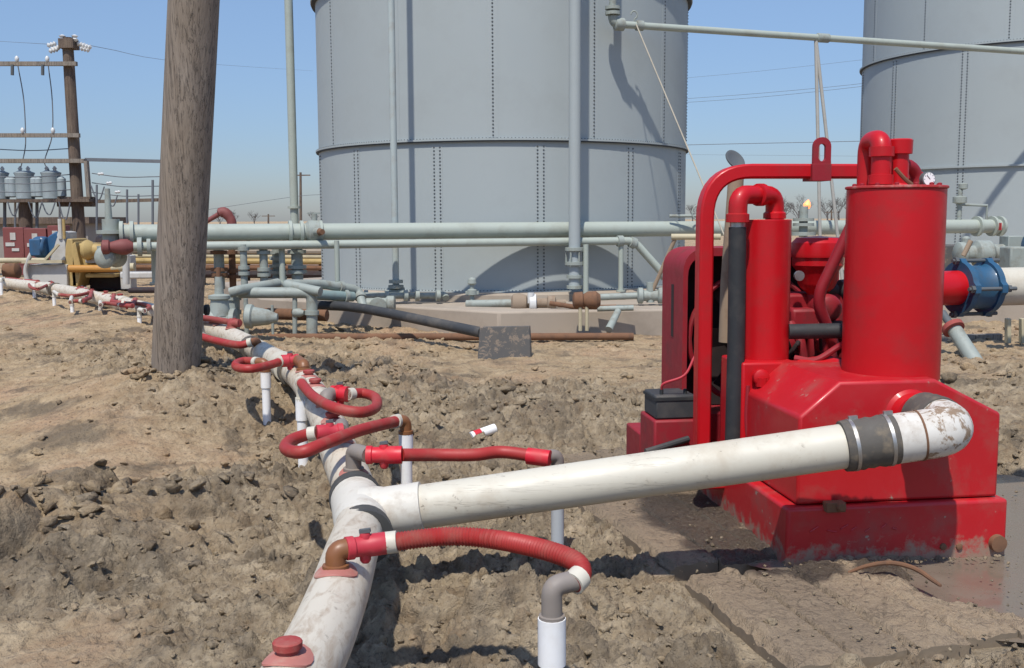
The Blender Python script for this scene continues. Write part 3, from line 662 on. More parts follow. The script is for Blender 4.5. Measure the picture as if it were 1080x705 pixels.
def tankline():
    z = P(385, 312, 16.0)
    a, b_ = P(380, 312, 15.9), P(470, 312, 16.2)
    t = thing('tank_outlet_pipe', 'low grey pipe with fittings along the foot of the big tank', 'pipe', a)
    MB().tube([a, b_], .05).build('pipe', FITG, t)
    f = MB(); d = (b_ - a).normalized()
    for px in (386, 408, 428, 440, 462): flange(f, P(px, 312, 16.0), d, .085, .06)
    f.tube(corner(P(440, 311, 16.1), P(470, 311, 16.2), P(471, 322, 16.0), .08), .055); f.build('flange', FITG, t)
    q = P(398, 321, 15.4)
    t = thing('gate_valve', 'round grey valve with bolted cover lying before the left side of the tank', 'valve', q)
    v = MB(); v.lathe(q - Vector((.28, 0, 0)), (1, 0.1, 0), [(0, .07), (.04, .12), (.1, .12), (.12, .09), (.4, .09), (.43, .12), (.52, .12), (.55, .07)], 18)
    v.lathe(q + Vector((.02, .05, 0)), (0, -1, -.15), [(0, .1), (.12, .1), (.125, .13), (.17, .13), (.18, .08)], 16)
    v.build('valve_body', FITG, t)
    q = P(498, 318, 15.6)
    t = thing('sample_valve', 'small upright grey valve on the pad left of the tank shadow', 'valve', q)
    v = MB(); v.cyl(q, q + Vector((0, 0, .32)), .035); v.lathe(q + Vector((0, 0, .08)), (0, 0, 1), [(0, .03), (.02, .075), (.09, .075), (.11, .03)], 12); v.lathe(q + Vector((0, 0, .24)), (0, 0, 1), [(0, .03), (.03, .07), (.09, .06), (.12, .02)], 12); v.bar(q + Vector((-.1, 0, .13)), q + Vector((.1, 0, .13)), .05, .05)
    v.build('valve_body', FITG, t)
    a, b_ = P(492, 321, 15.5), P(545, 320, 15.3)
    tag(MB().cyl(a, b_, .06).build('pipe_stub', FITG), 'short grey pipe lying on the pad beside the rusty valve', 'pipe')
    q = P(557, 320, 15.1)
    t = thing('rusty_valve', 'fat rusty brown valve with white band lying on the pad', 'valve', q)
    v = MB(); v.lathe(P(539, 320, 15.2), (1, 0, 0), [(0, .08), (.03, .13), (.12, .15), (.22, .12), (.24, .07), (.52, .07), (.54, .11), (.64, .11), (.66, .05), (.8, .05)], 16)
    v.build('valve_body', DUSTR, t)
    v = MB(); v.lathe(P(558, 320, 15.15), (1, 0, 0), [(0, .08), (.01, .135), (.1, .135), (.11, .08)], 16); v.cyl(P(560, 320, 15.1), P(560, 309, 15.1), .05); v.build('white_band', INSUL, t)
    a, b_ = P(580, 320, 15.0), P(650, 324, 14.8)
    tag(MB().tube(smooth([a, P(610, 324, 14.9), b_], 5), .035).build('rusty_pipe', RUST), 'thin rusty pipe lying on the pad behind the two white stakes', 'pipe')
    q = P(617, 317, 14.35)
    t = thing('rusty_pipe_tee', 'rusty brown pipe tee propped on two white stakes at the pad edge', 'pipe fitting', q)
    MB().lathe(P(604, 317, 14.35), (1, 0, 0), [(0, .07), (.02, .11), (.13, .12), (.15, .09), (.2, .12), (.32, .13), (.38, .08)], 14).build('tee_body', RUST, t)
    s = MB()
    for px in (612, 619): s.cyl(P(px, 322, 14.3), P(px, 349, 14.3), .026, seg=8)
    s.build('stake', CREAM, t)
    a, b_ = P(652, 328, 14.4), P(642, 348, 14.1)
    t = thing('drain_stub', 'dull grey pipe stub leaning down from the pad right of the stakes', 'pipe', b_)
    MB().cyl(b_, a, .055, .045).build('pipe', FITG, t); MB().cyl(P(630, 326, 14.6), P(668, 325, 14.6), .04).build('crosspiece', FITG, t)
    q = P(686, 312, 15.5)
    t = thing('gate_valve', 'grey cross shaped valve at the right foot of the tank with a slanted rod', 'valve', q)
    v = MB(); v.lathe(q - Vector((.2, 0, 0)), (1, 0, 0), [(0, .07), (.02, .12), (.08, .12), (.1, .08), (.3, .08), (.32, .12), (.38, .12), (.4, .07)], 16); v.cyl(q - Vector((0, 0, .1)), q + Vector((0, 0, .2)), .06); v.cyl(q + Vector((.2, 0, 0)), q + Vector((.85, 0, 0)), .06); v.cyl(q - Vector((.2, 0, 0)), q - Vector((.75, 0, .02)), .05)
    v.build('valve_body', FITG, t); MB().cyl(q, P(712, 252, 15.3), .03).build('rod', RUSTP, t)
    tag(MB().tube([P(708, 250, 15.3), P(760, 250, 15.2)], .045).build('pipe_stub', CREAM), 'short cream pipe level with the top of the slanted valve rod', 'pipe')
tankline()
# valve cluster left of the pipe bridge, and upright stubs behind it
def cluster():
    q = P(232, 333, 13.4)
    t = thing('gate_valve', 'bulky grey gate valve with flanges right beside the wooden pole', 'valve', q)
    v = MB(); v.lathe(q - Vector((.34, 0, .06)), (1, 0, 0), [(0, .09), (.01, .15), (.07, .15), (.09, .1), (.2, .15), (.36, .15), (.46, .1), (.48, .15), (.54, .15), (.55, .09)], 18)
    v.lathe(q, (0, 0, 1), [(0, .14), (.2, .11), (.22, .14), (.26, .14), (.28, .06), (.5, .045)], 16); v.build('valve_body', FITG, t)
    MB().cyl(q + Vector((0, 0, .48)), q + Vector((0, 0, .62)), .03).build('stem', RUST, t)
    a = q + Vector((.4, .1, -.02))
    t = thing('check_valve', 'squat grey valve with tapered snout behind the left leg of the pipe bridge', 'valve', a)
    MB().lathe(a - Vector((.1, 0, 0)), (1, 0, -.05), [(0, .12), (.02, .16), (.09, .16), (.11, .13), (.3, .1), (.42, .05)], 16).build('valve_body', FITG, t)
    for i, (px, y0, y1, d, r, lab) in enumerate(((232, 262, 305, 15.2, .075, 'stub pipe with brown flange next to the wooden pole'), (246, 262, 308, 15.4, .05, 'slim brown stub pipe under the pipelines'),
            (258, 258, 305, 14.9, .05, 'plain grey stub pipe left of the bolted stack'), (279, 262, 305, 15.1, .06, 'grey stub pipe left of the stack of flanges'), (314, 262, 300, 15.4, .085, 'stout grey stub pipe right of the stack of flanges'))):
        a, b_ = P(px, y1, d), P(px, y0, d); b_.x = a.x
        t = thing('pipe_riser', lab, 'riser pipe', a)
        MB().cyl(a, b_, r).build('pipe', RUST if i == 1 else FITG, t)
        f = MB(); hh = (b_.z - a.z)
        for s in (.35, .48, .9): flange(f, a + Vector((0, 0, hh * s)), (0, 0, 1), r * 1.6, .05)
        f.build('flange', RUST if i < 2 else FITG, t)
    a = P(293, 305, 15.6); t = thing('flange_stack', 'stack of bolted grey flanges hanging under the pipelines', 'pipe fitting', a)
    f = MB()
    for k in range(6): flange(f, a + Vector((0, 0, .05 + .1 * k)), (.12 * (-1) ** k, 0, 1), .15 - .01 * k, .05)
    MB().cyl(a, a + Vector((0, 0, .65)), .07).build('pipe', FITG, t); f.build('flange', FITG, t)
    q = P(312, 322, 14.1)
    t = thing('vent_pipe', 'slim grey standpipe with a tap in the middle of the pipe bridge', 'standpipe', P(311, 360, 14.1))
    MB().cyl(P(311, 361, 14.1), P(311, 312, 14.1), .033).build('pipe', FITG, t); MB().lathe(P(309, 330, 14.1), (1, -.2, 0), [(0, .04), (.02, .06), (.1, .06), (.16, .03)], 12).build('tap', FITG, t)
    t = post('vent_pipe', 'slim dark standpipe close to the left leg of the pipe bridge', 259, 315, 363, 13.9, .03, FITG, 'standpipe', foot=False)
    t = post('vent_pipe', 'thin grey standpipe between the bridge leg and the tap', 287, 322, 363, 14.0, .02, FITG, 'standpipe', foot=False)
cluster()
# black pipe, rusty pipe and plate lying on the soil
a = [P(335, 322, 15.0), P(385, 326, 14.4), P(508, 351, 12.75)]
tag(MB().tube(smooth(a, 4), .068, 16).build('poly_pipe', BLACKP), 'thick black plastic pipe lying slantwise from the pipe bridge to the metal plate', 'pipe')
a, b_ = P(268, 356, 14.0), P(668, 355, 14.1)
tag(MB().cyl(a, b_, .05, seg=14).build('rusty_pipe', RUST), 'long rusty brown pipe lying on the soil below the black one', 'pipe')
tag(MB().cyl(P(280, 331, 14.6), P(345, 333, 14.4), .08).build('rusty_pipe', RUST), 'short thick rusty pipe lying under the pipe bridge', 'pipe')
def plate():
    d = 12.3; p0, p1, p2, p3 = P(503, 384, d), P(560, 383, d), P(558, 344, d + .08), P(506, 345, d + .08)
    o = MB().prism([p0, p1, p2, p3], (0.02, .05, 0)).build('metal_plate', SCREEN, bev=.008)
    tag(o, 'dull dark metal plate standing upright in the soil at the end of the black pipe', 'metal plate')
plate()
a, b_ = P(497, 461, 7.9), P(522, 452, 8.0)
t = thing('pipe_offcut', 'short white offcut of plastic pipe with red print lying on the clay', 'pipe offcut', a)
MB().cyl(a, b_, .038).build('pipe', PVCW, t); MB().cyl(a + (b_ - a) * .12, a + (b_ - a) * .4, .0395).build('red_band', VALVEB, t)
# leaning stub right of the pump
t = thing('drain_stub', 'grey pipe stub with rusty red flange leaning in the soil right of the red drum', 'pipe', P(1028, 382, 12.0))
MB().cyl(P(1006, 347, 12.3), P(1030, 384, 11.9), .085, .09).build('pipe', FITG, t); MB().cyl(P(994, 330, 12.5), P(1004, 345, 12.3), .045).build('neck', BOLT, t)
f = MB(); flange(f, P(1005, 346, 12.3), P(1030, 384, 11.9) - P(1006, 347, 12.3), .13, .06); f.build('flange', paint('rust_red_flange', (.3, .06, .05), (.15, .08, .05), .6, .7, 9), t)
tag(MB().bar(P(960, 358, 13.9), P(1056, 356, 13.8), .12, .1).build('timber_beam', BEAMW, bev=.01), 'grey timber beam lying on the soil behind the leaning stub', 'timber')
for k, px in enumerate((1063, 1078)):
    tag(MB().bar(P(px, 336, 13.4), P(px, 362, 13.4), .09, .05).build('wooden_stake', CREAM, bev=.006), ['short pale wooden stake just right of the blue coupling', 'short pale wooden stake at the right edge of the picture'][k], 'stake')
def rightfit():
    q = P(1000, 272, 13.5)
    t = thing('instrument_box', 'dark grey instrument box between the red drum and the blue coupling', 'box', q)
    MB().box((q.x - .28, q.y - .15, q.z - .2), (q.x + .13, q.y + .2, q.z + .17)).build('box_body', SCREEN, t, bev=.02)
    q = P(1008, 268, 13.0)
    t = thing('gate_valve', 'row of grey valve fittings behind the blue coupling', 'valve', q)
    v = MB(); v.lathe(q, (1, .05, 0), [(0, .1), (.03, .15), (.1, .15), (.12, .1), (.22, .1), (.26, .17), (.42, .17), (.46, .12), (.6, .12)], 18); v.lathe(q + Vector((.12, 0, .1)), (0, 0, 1), [(0, .05), (.1, .05), (.12, .02)], 10)
    v.box((q.x + .6, q.y - .1, q.z - .14), (q.x + .8, q.y + .15, q.z + .22)); v.build('valve_body', FITG, t, bev=.01)
    tag(MB().cyl(P(1016, 270, 12.7), P(1024, 254, 12.7), .03).build('pressure_cap', RUSTP), 'small rusty plug sticking up behind the blue coupling', 'plug')
    q = P(1099, 262, 12.5); t = thing('pump_motor', 'blue motor end cut off by the right edge above the white discharge pipe', 'motor', q)
    MB().lathe(q - Vector((.2, 0, 0)), (1, 0, 0), [(0, .05), (.03, .18), (.5, .2), (.6, .1)], 18).build('motor_body', BLUE, t); MB().box((q.x - .42, q.y - .1, q.z - .3), (q.x - .2, q.y + .2, q.z + .02)).build('bracket', FITG, t, bev=.02)
    q = P(1015, 262, 18.6)
    t = thing('sample_valve', 'small chained grey valve on the thick pipeline before the right tank', 'valve', q)
    q = LP(1011, zu + .1); v = MB(); v.cyl(q, q + Vector((0, 0, .55)), .04); v.lathe(q + Vector((0, 0, .3)), (0, 0, 1), [(0, .05), (.02, .12), (.12, .12), (.14, .05)], 12); v.lathe(q + Vector((.05, 0, .55)), (0, 0, 1), [(0, .03), (.02, .08), (.1, .08), (.12, .03)], 12); v.build('valve_body', FITG, t)
    q = LP(1040, zu + .12); tag(MB().tube([q, q + Vector((0, 0, .25)), q + Vector((-.5, 0, .27))], .025).build('valve_lever', FITG), 'grey lever arm above the labelled end of the thick pipeline', 'lever')
    q = P(847, 250, 17.2); t = thing('pipeline_valve', 'grey flanged valve topping the thick pipeline behind the red air cleaner', 'valve', q)
    v = MB(); v.cyl(q, q + Vector((0, 0, .5)), .07); flange(v, q + Vector((0, 0, .2)), (0, 0, 1), .17, .05); flange(v, q + Vector((0, 0, .28)), (0, 0, 1), .17, .05); flange(v, q + Vector((0, 0, .05)), (0, 0, 1), .2, .06); v.build('valve_body', FITG, t)
    t2 = tag(MB().cyl(T2 + Vector((-1.1, -3.6, 0)), T2 + Vector((-1.1, -3.6, 5.5)), .05).build('riser_pipe', PIPEG), 'slim grey upright pipe before the right tank at the picture edge', 'riser pipe')
    q = P(740, 232, 16.9); t = thing('pipeline_valve', 'small grey valve with handwheel above the thick pipeline left of the red frame', 'valve', q)
    MB().cyl(P(740, 243, 16.9), P(740, 226, 16.9), .03).build('stem', FITG, t); wheel(t, P(738, 225, 16.9), (.2, -1, .2), .13, FITG); MB().cyl(P(706, 228, 16.9), P(735, 228, 16.9), .025).build('arm', FITG, t)
rightfit()

# ------------------------------------------------------------------ white header, suction pipe
RH = 0.11
HP = [(255, 800, 2.50), (322, 705, 3.05), (352, 640, 3.55), (369, 588, 4.12), (380, 548, 4.72), (372, 512, 5.25), (359, 480, 5.85), (346, 447, 6.7), (330, 416, 7.7), (313, 395, 8.75), (287, 378, 9.9), (240, 354, 12.0), (190, 337, 13.8), (148, 325, 15.6), (104, 315, 17.4), (62, 306, 19.4), (5, 299, 21.8), (-60, 294, 24.5)]
HW = [P(*q) for q in HP]
def hat(px, py, lift=0.0):                                          # header axis point nearest a picture position
    best = None
    for a, b_ in zip(HW[:-1], HW[1:]):
        for k in range(20):
            q = a + (b_ - a) * (k / 20); dd = q + Vector((0, 0, lift)) - CAMP; w_ = dd.dot(fw); u = 540 + F * dd.dot(rt) / w_; v = 352.5 - F * dd.dot(up) / w_
            e = (u - px) ** 2 + (v - py) ** 2
            if best is None or e < best[0]: best = (e, q, (b_ - a).normalized())
    return best[1], best[2]
BANDM = paint('dark_grey_rubber', (0.05, 0.05, 0.048), (0.16, 0.135, 0.105), 0.6, 0.6, 9)
hd = thing('header_pipe', 'long white plastic header pipe snaking across the dug soil on the left', 'pipe', HW[0])
hb = smooth(HW, 5)
MB().tube(hb, RH, 28).build('pipe', HPVC, hd)
for (px, py) in ((300, 388), (205, 342), (130, 322), (54, 306), (216, 346)):
    q, d = hat(px, py); MB().lathe(q - d * .16, d, [(0, RH + .001), (.004, RH + .016), (.32, RH + .016), (.324, RH + .001)], 24).build('pipe_socket', PVC, hd)
for sg in (-1, 1):
    q, d = hat(381, 544); q = q + d * .27 * sg; MB().lathe(q - d * .045, d, [(0, RH), (.002, RH + .018), (.02, RH + .021), (.035, RH + .015), (.05, RH + .021), (.088, RH + .018), (.09, RH)], 28).build('rubber_band', BANDM, hd)
for (px, py) in ((267, 368), (309, 392), (58, 306)):
    q, d = hat(px, py); MB().lathe(q - d * .05, d, [(0, RH), (.002, RH + .018), (.098, RH + .018), (.1, RH)], 24).build('rubber_band', RUBBER, hd)
def outlet(px, py, s=1.0, cap=True, tilt=0.0):
    q, d = hat(px, py, RH); u = (Vector((0, 0, 1)) - d * d.z).normalized(); side = d.cross(u); u = (u + side * tilt).normalized()
    b = MB(); n = 18; rings = []
    for k, (rr, lift) in enumerate(((.088, .000), (.085, .005), (.065, .007), (.045, .009))):
        rings.append([])
        for j in range(n):
            a = 2 * math.pi * j / n; al = d * (math.cos(a) * rr * s); sd = math.sin(a) * rr * s / RH * 0.95
            rings[-1].append(q + al + (u * math.cos(sd) + u.cross(d) * math.sin(sd)) * (RH + .002 + lift))
    b.loft(rings); o = b.build('outlet_saddle', SADDLE, hd)
    if cap:
        MB().lathe(q + u * (RH + .006), u, [(0, .036 * s), (.014, .036 * s), (.015, .046 * s), (.034, .047 * s), (.038, .042 * s), (.040, .001)], 14).build('outlet_cap', CAPM, hd, o)
    return q + u * RH, u, d
CAPM = paint('dusty_dark_red_cap', (0.30, 0.04, 0.035), (0.33, 0.2, 0.15), 0.7, 0.6, 12)
HOSED = paint('dusty_red_hose', (0.26, 0.045, 0.035), (0.36, 0.22, 0.15), 0.85, 0.6, 5)
VALVED = paint('dusty_red_valve', (0.28, 0.045, 0.04), (0.34, 0.2, 0.14), 0.8, 0.6, 6)
TEEP = paint('mud_smeared_pvc', (0.57, 0.54, 0.47), (0.33, 0.26, 0.19), 0.85, 0.5, 9)
SADDLE = paint('faded_pink_saddle', (0.40, 0.15, 0.12), (0.42, 0.33, 0.25), 0.7, 0.55, 9)
outlet(330, 709, 0.92)
for px, py in ((357, 440), (338, 403), (332, 391), (229, 348), (126, 317)): outlet(px, py, 0.95)
for px, py in ((223, 345), (217, 342), (110, 315)): outlet(px, py, .8)

# suction pipe from the tee to the pump
tee, td = hat(381, 544)
PUMPM = Matrix.Translation(PORG) @ Matrix.Rotation(PTH, 4, 'Z')
PINV = PUMPM.inverted(); PR = PINV.to_3x3()
def L(px, py, ly):                                        # pump-frame point at picture position and depth ly
    o = PINV @ CAMP; k = PR @ ray(px, py); return o + k * ((ly - o.y) / k.y)
def W(v): return PUMPM @ Vector(v)
stub = L(958, 438, .05)
eo = Vector((stub.x, -.34, stub.z)); E0 = W(eo); S0 = W(stub)
A0 = tee; 
sp = thing('suction_pipe', 'fat white plastic pipe running from the header tee to the red pump', 'pipe', A0)
RS = 0.103
ax = (E0 - A0).normalized(); back = (S0 - E0).normalized()
MB().cyl(A0 + ax * .12, E0 - ax * .14, RS, seg=28).build('pipe', PVC, sp)
# tee: socket on the header, branch socket
MB().lathe(tee - td * .27, td, [(0, RH + .001), (.003, RH + .014), (.537, RH + .014), (.54, RH + .001)], 28).build('tee_body', TEEP, sp)
tb = MB().lathe(tee, ax, [(.02, RS + .03), (.1, RS + .022), (.13, RS + .014), (.30, RS + .014), (.302, RS)], 28).build('tee_socket', TEEP, sp)
# rubber coupling with clamps
c0 = E0 - ax * .50
cp = MB().lathe(c0, ax, [(0, RS), (.002, RS + .014), (.03, RS + .017), (.05, RS + .012), (.08, RS + .018), (.1, RS + .011), (.125, RS + .016), (.15, RS + .010), (.18, RS + .018), (.21, RS + .012), (.238, RS + .014), (.24, RS)], 28).build('rubber_coupling', RUBBER, sp)
for s in (.045, .205):
    MB().lathe(c0 + ax * (s - .009), ax, [(0, RS + .012), (.001, RS + .0185), (.017, RS + .0185), (.018, RS + .012)], 28).build('hose_clamp', STEEL, sp, cp)
for s in (.045, .205):
    k0 = c0 + ax * s + Vector((0, 0, RS + .022)); MB().bar(k0 - Vector((.02, 0, .0)), k0 + Vector((.02, 0, .004)), .018, .018).build('clamp_screw', STEEL, sp, cp)
# elbow
ELB = paint('mud_stained_pvc', (0.60, 0.575, 0.52), (0.24, 0.165, 0.10), 0.8, 0.5, 5, chips=(0.2, 0.13, 0.08), patch=(0.23, 0.155, 0.095))
path = [E0 - ax * .26, E0 - ax * .2] + corner(E0 - ax * .2, E0 + ax * .035, E0 + ax * .035 + back * .25, .16, 8) + [E0 + ax * .035 + back * .2]
MB().tube(path, RS + .012, 28).build('elbow', ELB, sp)
MB().lathe(E0 - ax * .155, ax, [(0, RS + .011), (.001, RS + .015), (.01, RS + .015), (.011, RS + .011)], 28).build('socket_edge', RUST, sp)
E1 = E0 + ax * .035
k0 = E1 + back * .15
MB().lathe(k0, back, [(0, RS), (.002, RS + .019), (.04, RS + .023), (.06, RS + .017), (.1, RS + .023), (.13, RS + .017), (.16, RS + .02), (.17, RS)], 28).build('rubber_sleeve', RUBBER, sp)

# ------------------------------------------------------------------ swing hoses and risers
def riser(px, py, d, ybot, label, r=.030, sock=True, m=None, lean=0):
    a = P(px, py, d); z = min(P(px, ybot, d).z, gz(a.x, d)) - .1
    t = thing('wellpoint_riser', label, 'riser pipe', Vector((a.x, d, z)), group='white wellpoint risers along the header')
    MB().cyl((a.x + lean, d, z), a, r, seg=16).build('pipe', m or PVCW, t)
    if sock: MB().lathe(a - Vector((0, 0, r * 4.2)), (0, 0, 1), [(0, r), (.002, r * 1.22), (r * 4.2, r * 1.22), (r * 4.2 + .001, r * .8)], 16).build('pipe_socket', m or PVCW, t)
    return a
def hose(label, src, valve, path, dst, rh=.029, vm=None, hm=None, ribs=False, em=AMBER, em2=GREYEL, band=True, vr=.034):
    """src: elbow on the header; valve: (from, to); path: way of the hose; dst: top of the riser"""
    t = thing('swing_hose', label, 'hose', src[0], group='red swing hoses along the header')
    q, u = src; v0, v1 = valve; vd = (v1 - v0).normalized()
    e = MB().tube([q - u * .01, q + u * .03] + corner(q + u * .03, q + u * ((v0 - q).dot(u)), v0, .03, 5) + [v0 + vd * .01], vr * 1.0, 14)
    e.lathe(q - u * .005, u, [(0, vr), (.002, vr * 1.3), (.02, vr * 1.3), (.022, vr)], 14); e.build('elbow', em, t)
    vb = MB().lathe(v0, vd, [(0, vr * .8), (.003, vr * 1.15), (.03, vr * 1.15), (.035, vr), ((v1 - v0).length * .55, vr), ((v1 - v0).length * .6, vr * 1.12), ((v1 - v0).length, vr * 1.12), ((v1 - v0).length + .001, vr * .8)], 16)
    mid = (v0 + v1) / 2; vb.lathe(mid - Vector((0, 0, vr * 1.7)), (0, 0, 1), [(0, vr * .35), (.01, vr * .55), (vr * 1.0, vr * .6), (vr * 2.6, vr * .6), (vr * 3.0, vr * .5)], 10)
    vo = vb.build('valve', vm or VALVE, t)
    MB().bar(mid + Vector((-.02, 0, vr * 1.45)), mid + Vector((.02, 0, vr * 1.6)), .018, .014).build('valve_key', BOLT, t, vo)
    pp = smooth([v1] + path, 8)
    if ribs:
        ln = [0]
        for a, b_ in zip(pp[:-1], pp[1:]): ln.append(ln[-1] + (b_ - a).length)
        N = int(ln[-1] / .0031); out = []; rs = []; j = 0
        for i in range(N + 1):
            s = ln[-1] * i / N
            while j < len(ln) - 2 and ln[j + 1] < s: j += 1
            f_ = (s - ln[j]) / max(1e-6, ln[j + 1] - ln[j]); out.append(pp[j].lerp(pp[j + 1], f_)); rs.append(rh + .0024 * math.sin(i * math.pi / 2))
        MB().tube(out, rs, 18).build('hose', hm or HOSE, t)
    else: MB().tube(pp, rh, 14).build('hose', hm or HOSE, t)
    if band:
        for p_, d_ in ((pp[0], pp[1] - pp[0]), (pp[-1], pp[-2] - pp[-1])):
            MB().lathe(p_, d_, [(0, rh), (.001, rh * 1.22), (.045, rh * 1.22), (.046, rh)], 16).build('hose_band', PVC, t)
    e2 = pp[-1]; dd = (pp[-1] - pp[-2]).normalized()
    c = Vector((dst.x, dst.y, max(e2.z, dst.z + .05)))
    g = MB().tube([e2 - dd * .02] + corner(e2 - dd * .02, c, dst - Vector((0, 0, .01)), .035, 6) + [dst - Vector((0, 0, .012))], rh * 1.05, 14)
    g.lathe(dst - Vector((0, 0, .012)), (0, 0, 1), [(0, rh * 1.05), (.002, rh * 1.3), (.022, rh * 1.3), (.024, rh * 1.05)], 14); g.build('elbow', em2, t)
    return t
# nearest hose, over the front riser
rt_ = riser(582, 652, 3.3, 800, 'nearest white riser with wide socket at the bottom edge of the picture', .038)
o, u, d = outlet(357, 600, 1.0, cap=False)
v0, v1 = G(364, 579, .475), G(406, 573, .475)
hose('ribbed red hose arching from the pink valve to the nearest grey elbow', (o, u), (v0, v1), [G(470, 566, .50), P(520, 569, 3.67), P(570, 579, 3.52), P(606, 592, 3.42), P(613, 606, 3.36), P(604, 616, 3.32)], rt_, .0335, VALVE, HOSE, True, AMBER, GREYEL, vr=.037)
# dull red hose behind the suction pipe
rt_ = riser(588, 500, 5.2, 590, 'grey blue riser half hidden behind the fat white pipe', .033, False, paint('blue_grey_pvc', (.42, .45, .48), (.3, .26, .2), .5, .4, 6))
o, u, d = outlet(370, 497, .95, cap=False)
hose('straight dull red hose with bright red ends reaching over to the dusty elbow', (o, u), (G(386, 480, .50), G(424, 480, .50)), [G(460, 480, .48), G(500, 480, .475), G(530, 477, .475), G(574, 483, .46)], rt_, .032, VALVEB, HOSE, False, GREYEL, GREYEL, band=False, vr=.040)
b_ = G(580, 484, .458); a = G(556, 481, .465)
tt = [o_ for o_ in COL.objects if o_.name.startswith('swing_hose')][-1]
MB().lathe(a, b_ - a, [(0, .036), (.002, .043), ((b_ - a).length, .043), ((b_ - a).length + .002, .036)], 16).build('hose_end', VALVEB, tt)
# looped hose in the middle
rt_ = riser(428, 456, 5.95, 530, 'white riser standing just behind the branch of the tee', .034)
o, u, d = outlet(366, 461, .9, cap=False)
hose('red hose looped left across the header with amber elbow at its right end', (o, u), (G(362, 455, .51), G(334, 457, .51)), [G(322, 459, .50), G(305, 466, .49), G(302, 474, .49), G(318, 477, .51), G(345, 467, .53), G(380, 454, .53), G(420, 444, .50)], rt_, .033, VALVE, HOSE, False, GREYEL, AMBER, vr=.040)
# loop right of the header
rt_ = riser(318, 421, 7.2, 465, 'white riser left of the header below the loop with the bright valve', .036)
o, u, d = outlet(346, 426, .85, cap=False)
hose('red hose curling right round a bright red valve and back over the header', (o, u), (G(350, 415, .50), G(367, 416, .50)), [G(383, 415, .49), G(396, 420, .48), G(396, 430, .49), G(380, 435, .51), G(352, 430, .53), G(330, 418, .52), P(317, 403, 7.15)], rt_, .034, VALVEB, HOSE, False, GREYEL, PVC, vr=.047)
# brown tinged loop further back
rt_ = riser(280, 391, 8.4, 445, 'tall white riser standing alone right of the wooden pole', .034)
o, u, d = outlet(322, 390, .85, cap=False)
hose('brown red hose in a flat loop over the lone tall riser', (o, u), (G(315, 380, .51), G(297, 381, .51)), [G(285, 385, .50), G(266, 389, .50), G(251, 388, .5), G(249, 384, .5), G(258, 381, .5), P(272, 382, 8.42)], rt_, .034, VALVE, HOSE, False, AMBER, AMBER, vr=.046)
rt_ = riser(272, 365, 10.3, 385, 'short white riser under the hose end right of the wooden pole', .03)
o, u, d = outlet(205, 348, .8, cap=False)
hose('long brown red hose lying along the front of the header by the wooden pole', (o, u), (G(203, 351, .46), G(212, 355, .45)), [G(230, 360, .43), G(252, 364, .43), P(266, 361, 10.25)], rt_, .038, VALVE, HOSE, False, AMBER, AMBER, vr=.042)
rt_ = riser(200, 342, 13.0, 360, 'white riser hidden behind the wooden pole', .03)
o, u, d = outlet(243, 349, .8, cap=False)
hose('red hose sticking out behind the wooden pole towards the pipe bridge', (o, u), (G(252, 341, .50), G(243, 340, .5)), [G(225, 337, .5), P(204, 334, 12.9)], rt_, .036, VALVED, HOSED, False, VALVED, AMBER, band=False, vr=.042)
far = [((147, 334, 14.2, 365), 'short white riser nearest the left side of the wooden pole', (118, 318), [(130, 320), (150, 321), (158, 324), (152, 328)], 'red hose with bright end lying on the header left of the wooden pole'),
       ((106, 326, 15.6, 352), 'second white riser left of the wooden pole, under the joined hoses', (140, 323), [(126, 322), (112, 320), (106, 322)], 'short red hose crossing the header above the second riser'),
       ((76, 322, 16.6, 340), 'third white riser left of the wooden pole, leaning and half buried', (95, 314), [(86, 318), (77, 318), (74, 319)], 'brown hose end drooping beside the third riser'),
       ((57, 313, 18.0, 333), 'fourth white riser left of the wooden pole, leaning by the dark header joint', (83, 304), [(91, 305), (93, 309), (78, 312), (61, 311)], 'red hose hooked round at the second header joint from the left'),
       ((36, 307, 19.6, 325), 'small white riser half sunk in the soil near the left edge', (54, 298), [(50, 301), (40, 305), (32, 303), (31, 300)], 'red hose looping up from the header near the left edge'),
       ((1, 297, 20.9, 322), 'white riser cut by the left edge of the picture', (40, 297), [(25, 296), (10, 294), (3, 294)], 'red hose running to the left edge of the picture')]
for rp, rl, (sx, sy), pth, hl in far:
    rt_ = riser(*rp, rl, .030, False)
    o, u, d = outlet(sx, sy + 3, .8, cap=False)
    s0 = G(sx, sy, .47); s1 = G(*pth[0], .47)
    hose(hl, (o, u), (s0, s0.lerp(s1, .9)), [G(*q, .46) for q in pth[1:]], rt_, .028, VALVED, HOSED, False, VALVED, TEEP, band=True, vr=.030)

# ------------------------------------------------------------------ big wooden pole
def pole():
    zb = gz(P(187, 400, 9.2).x, 9.2) - .3
    b0 = P(185.5, 402, 9.2); top = P(217, -260, 8.6)
    dirv = (top - b0).normalized(); a = b0 - dirv * .5
    n = 26; rings = []; sg = 40; L_ = (top - a).length
    u, v = frame(dirv)
    for i in range(n + 1):
        s = i / n; c = a + dirv * L_ * s; r = .213 - .012 * s * 1.2
        ring = []
        for j in range(sg):
            an = 2 * math.pi * j / sg; rr = r * (1 + .012 * math.sin(3 * an + 4 * s) + .012 * math.sin(7 * an + 1.3) + .008 * math.sin(2 * an + 9 * s))
            ring.append(c + (u * math.cos(an) + v * math.sin(an)) * rr)
        rings.append(ring)
    o = MB().loft(rings).build('wooden_pole', POLEW); tag(o, 'thick weathered grey wooden pole leaning slightly in the dug soil', 'pole')
    q = P(213, 327, 9.4); tag(MB().lathe(q, (1, 0, 0), [(0, .02), (.03, .05), (.06, .05), (.07, .02)], 14).build('pole_knob', BLACKH), 'small black knob sticking out from the right side of the wooden pole', 'knob')
pole()

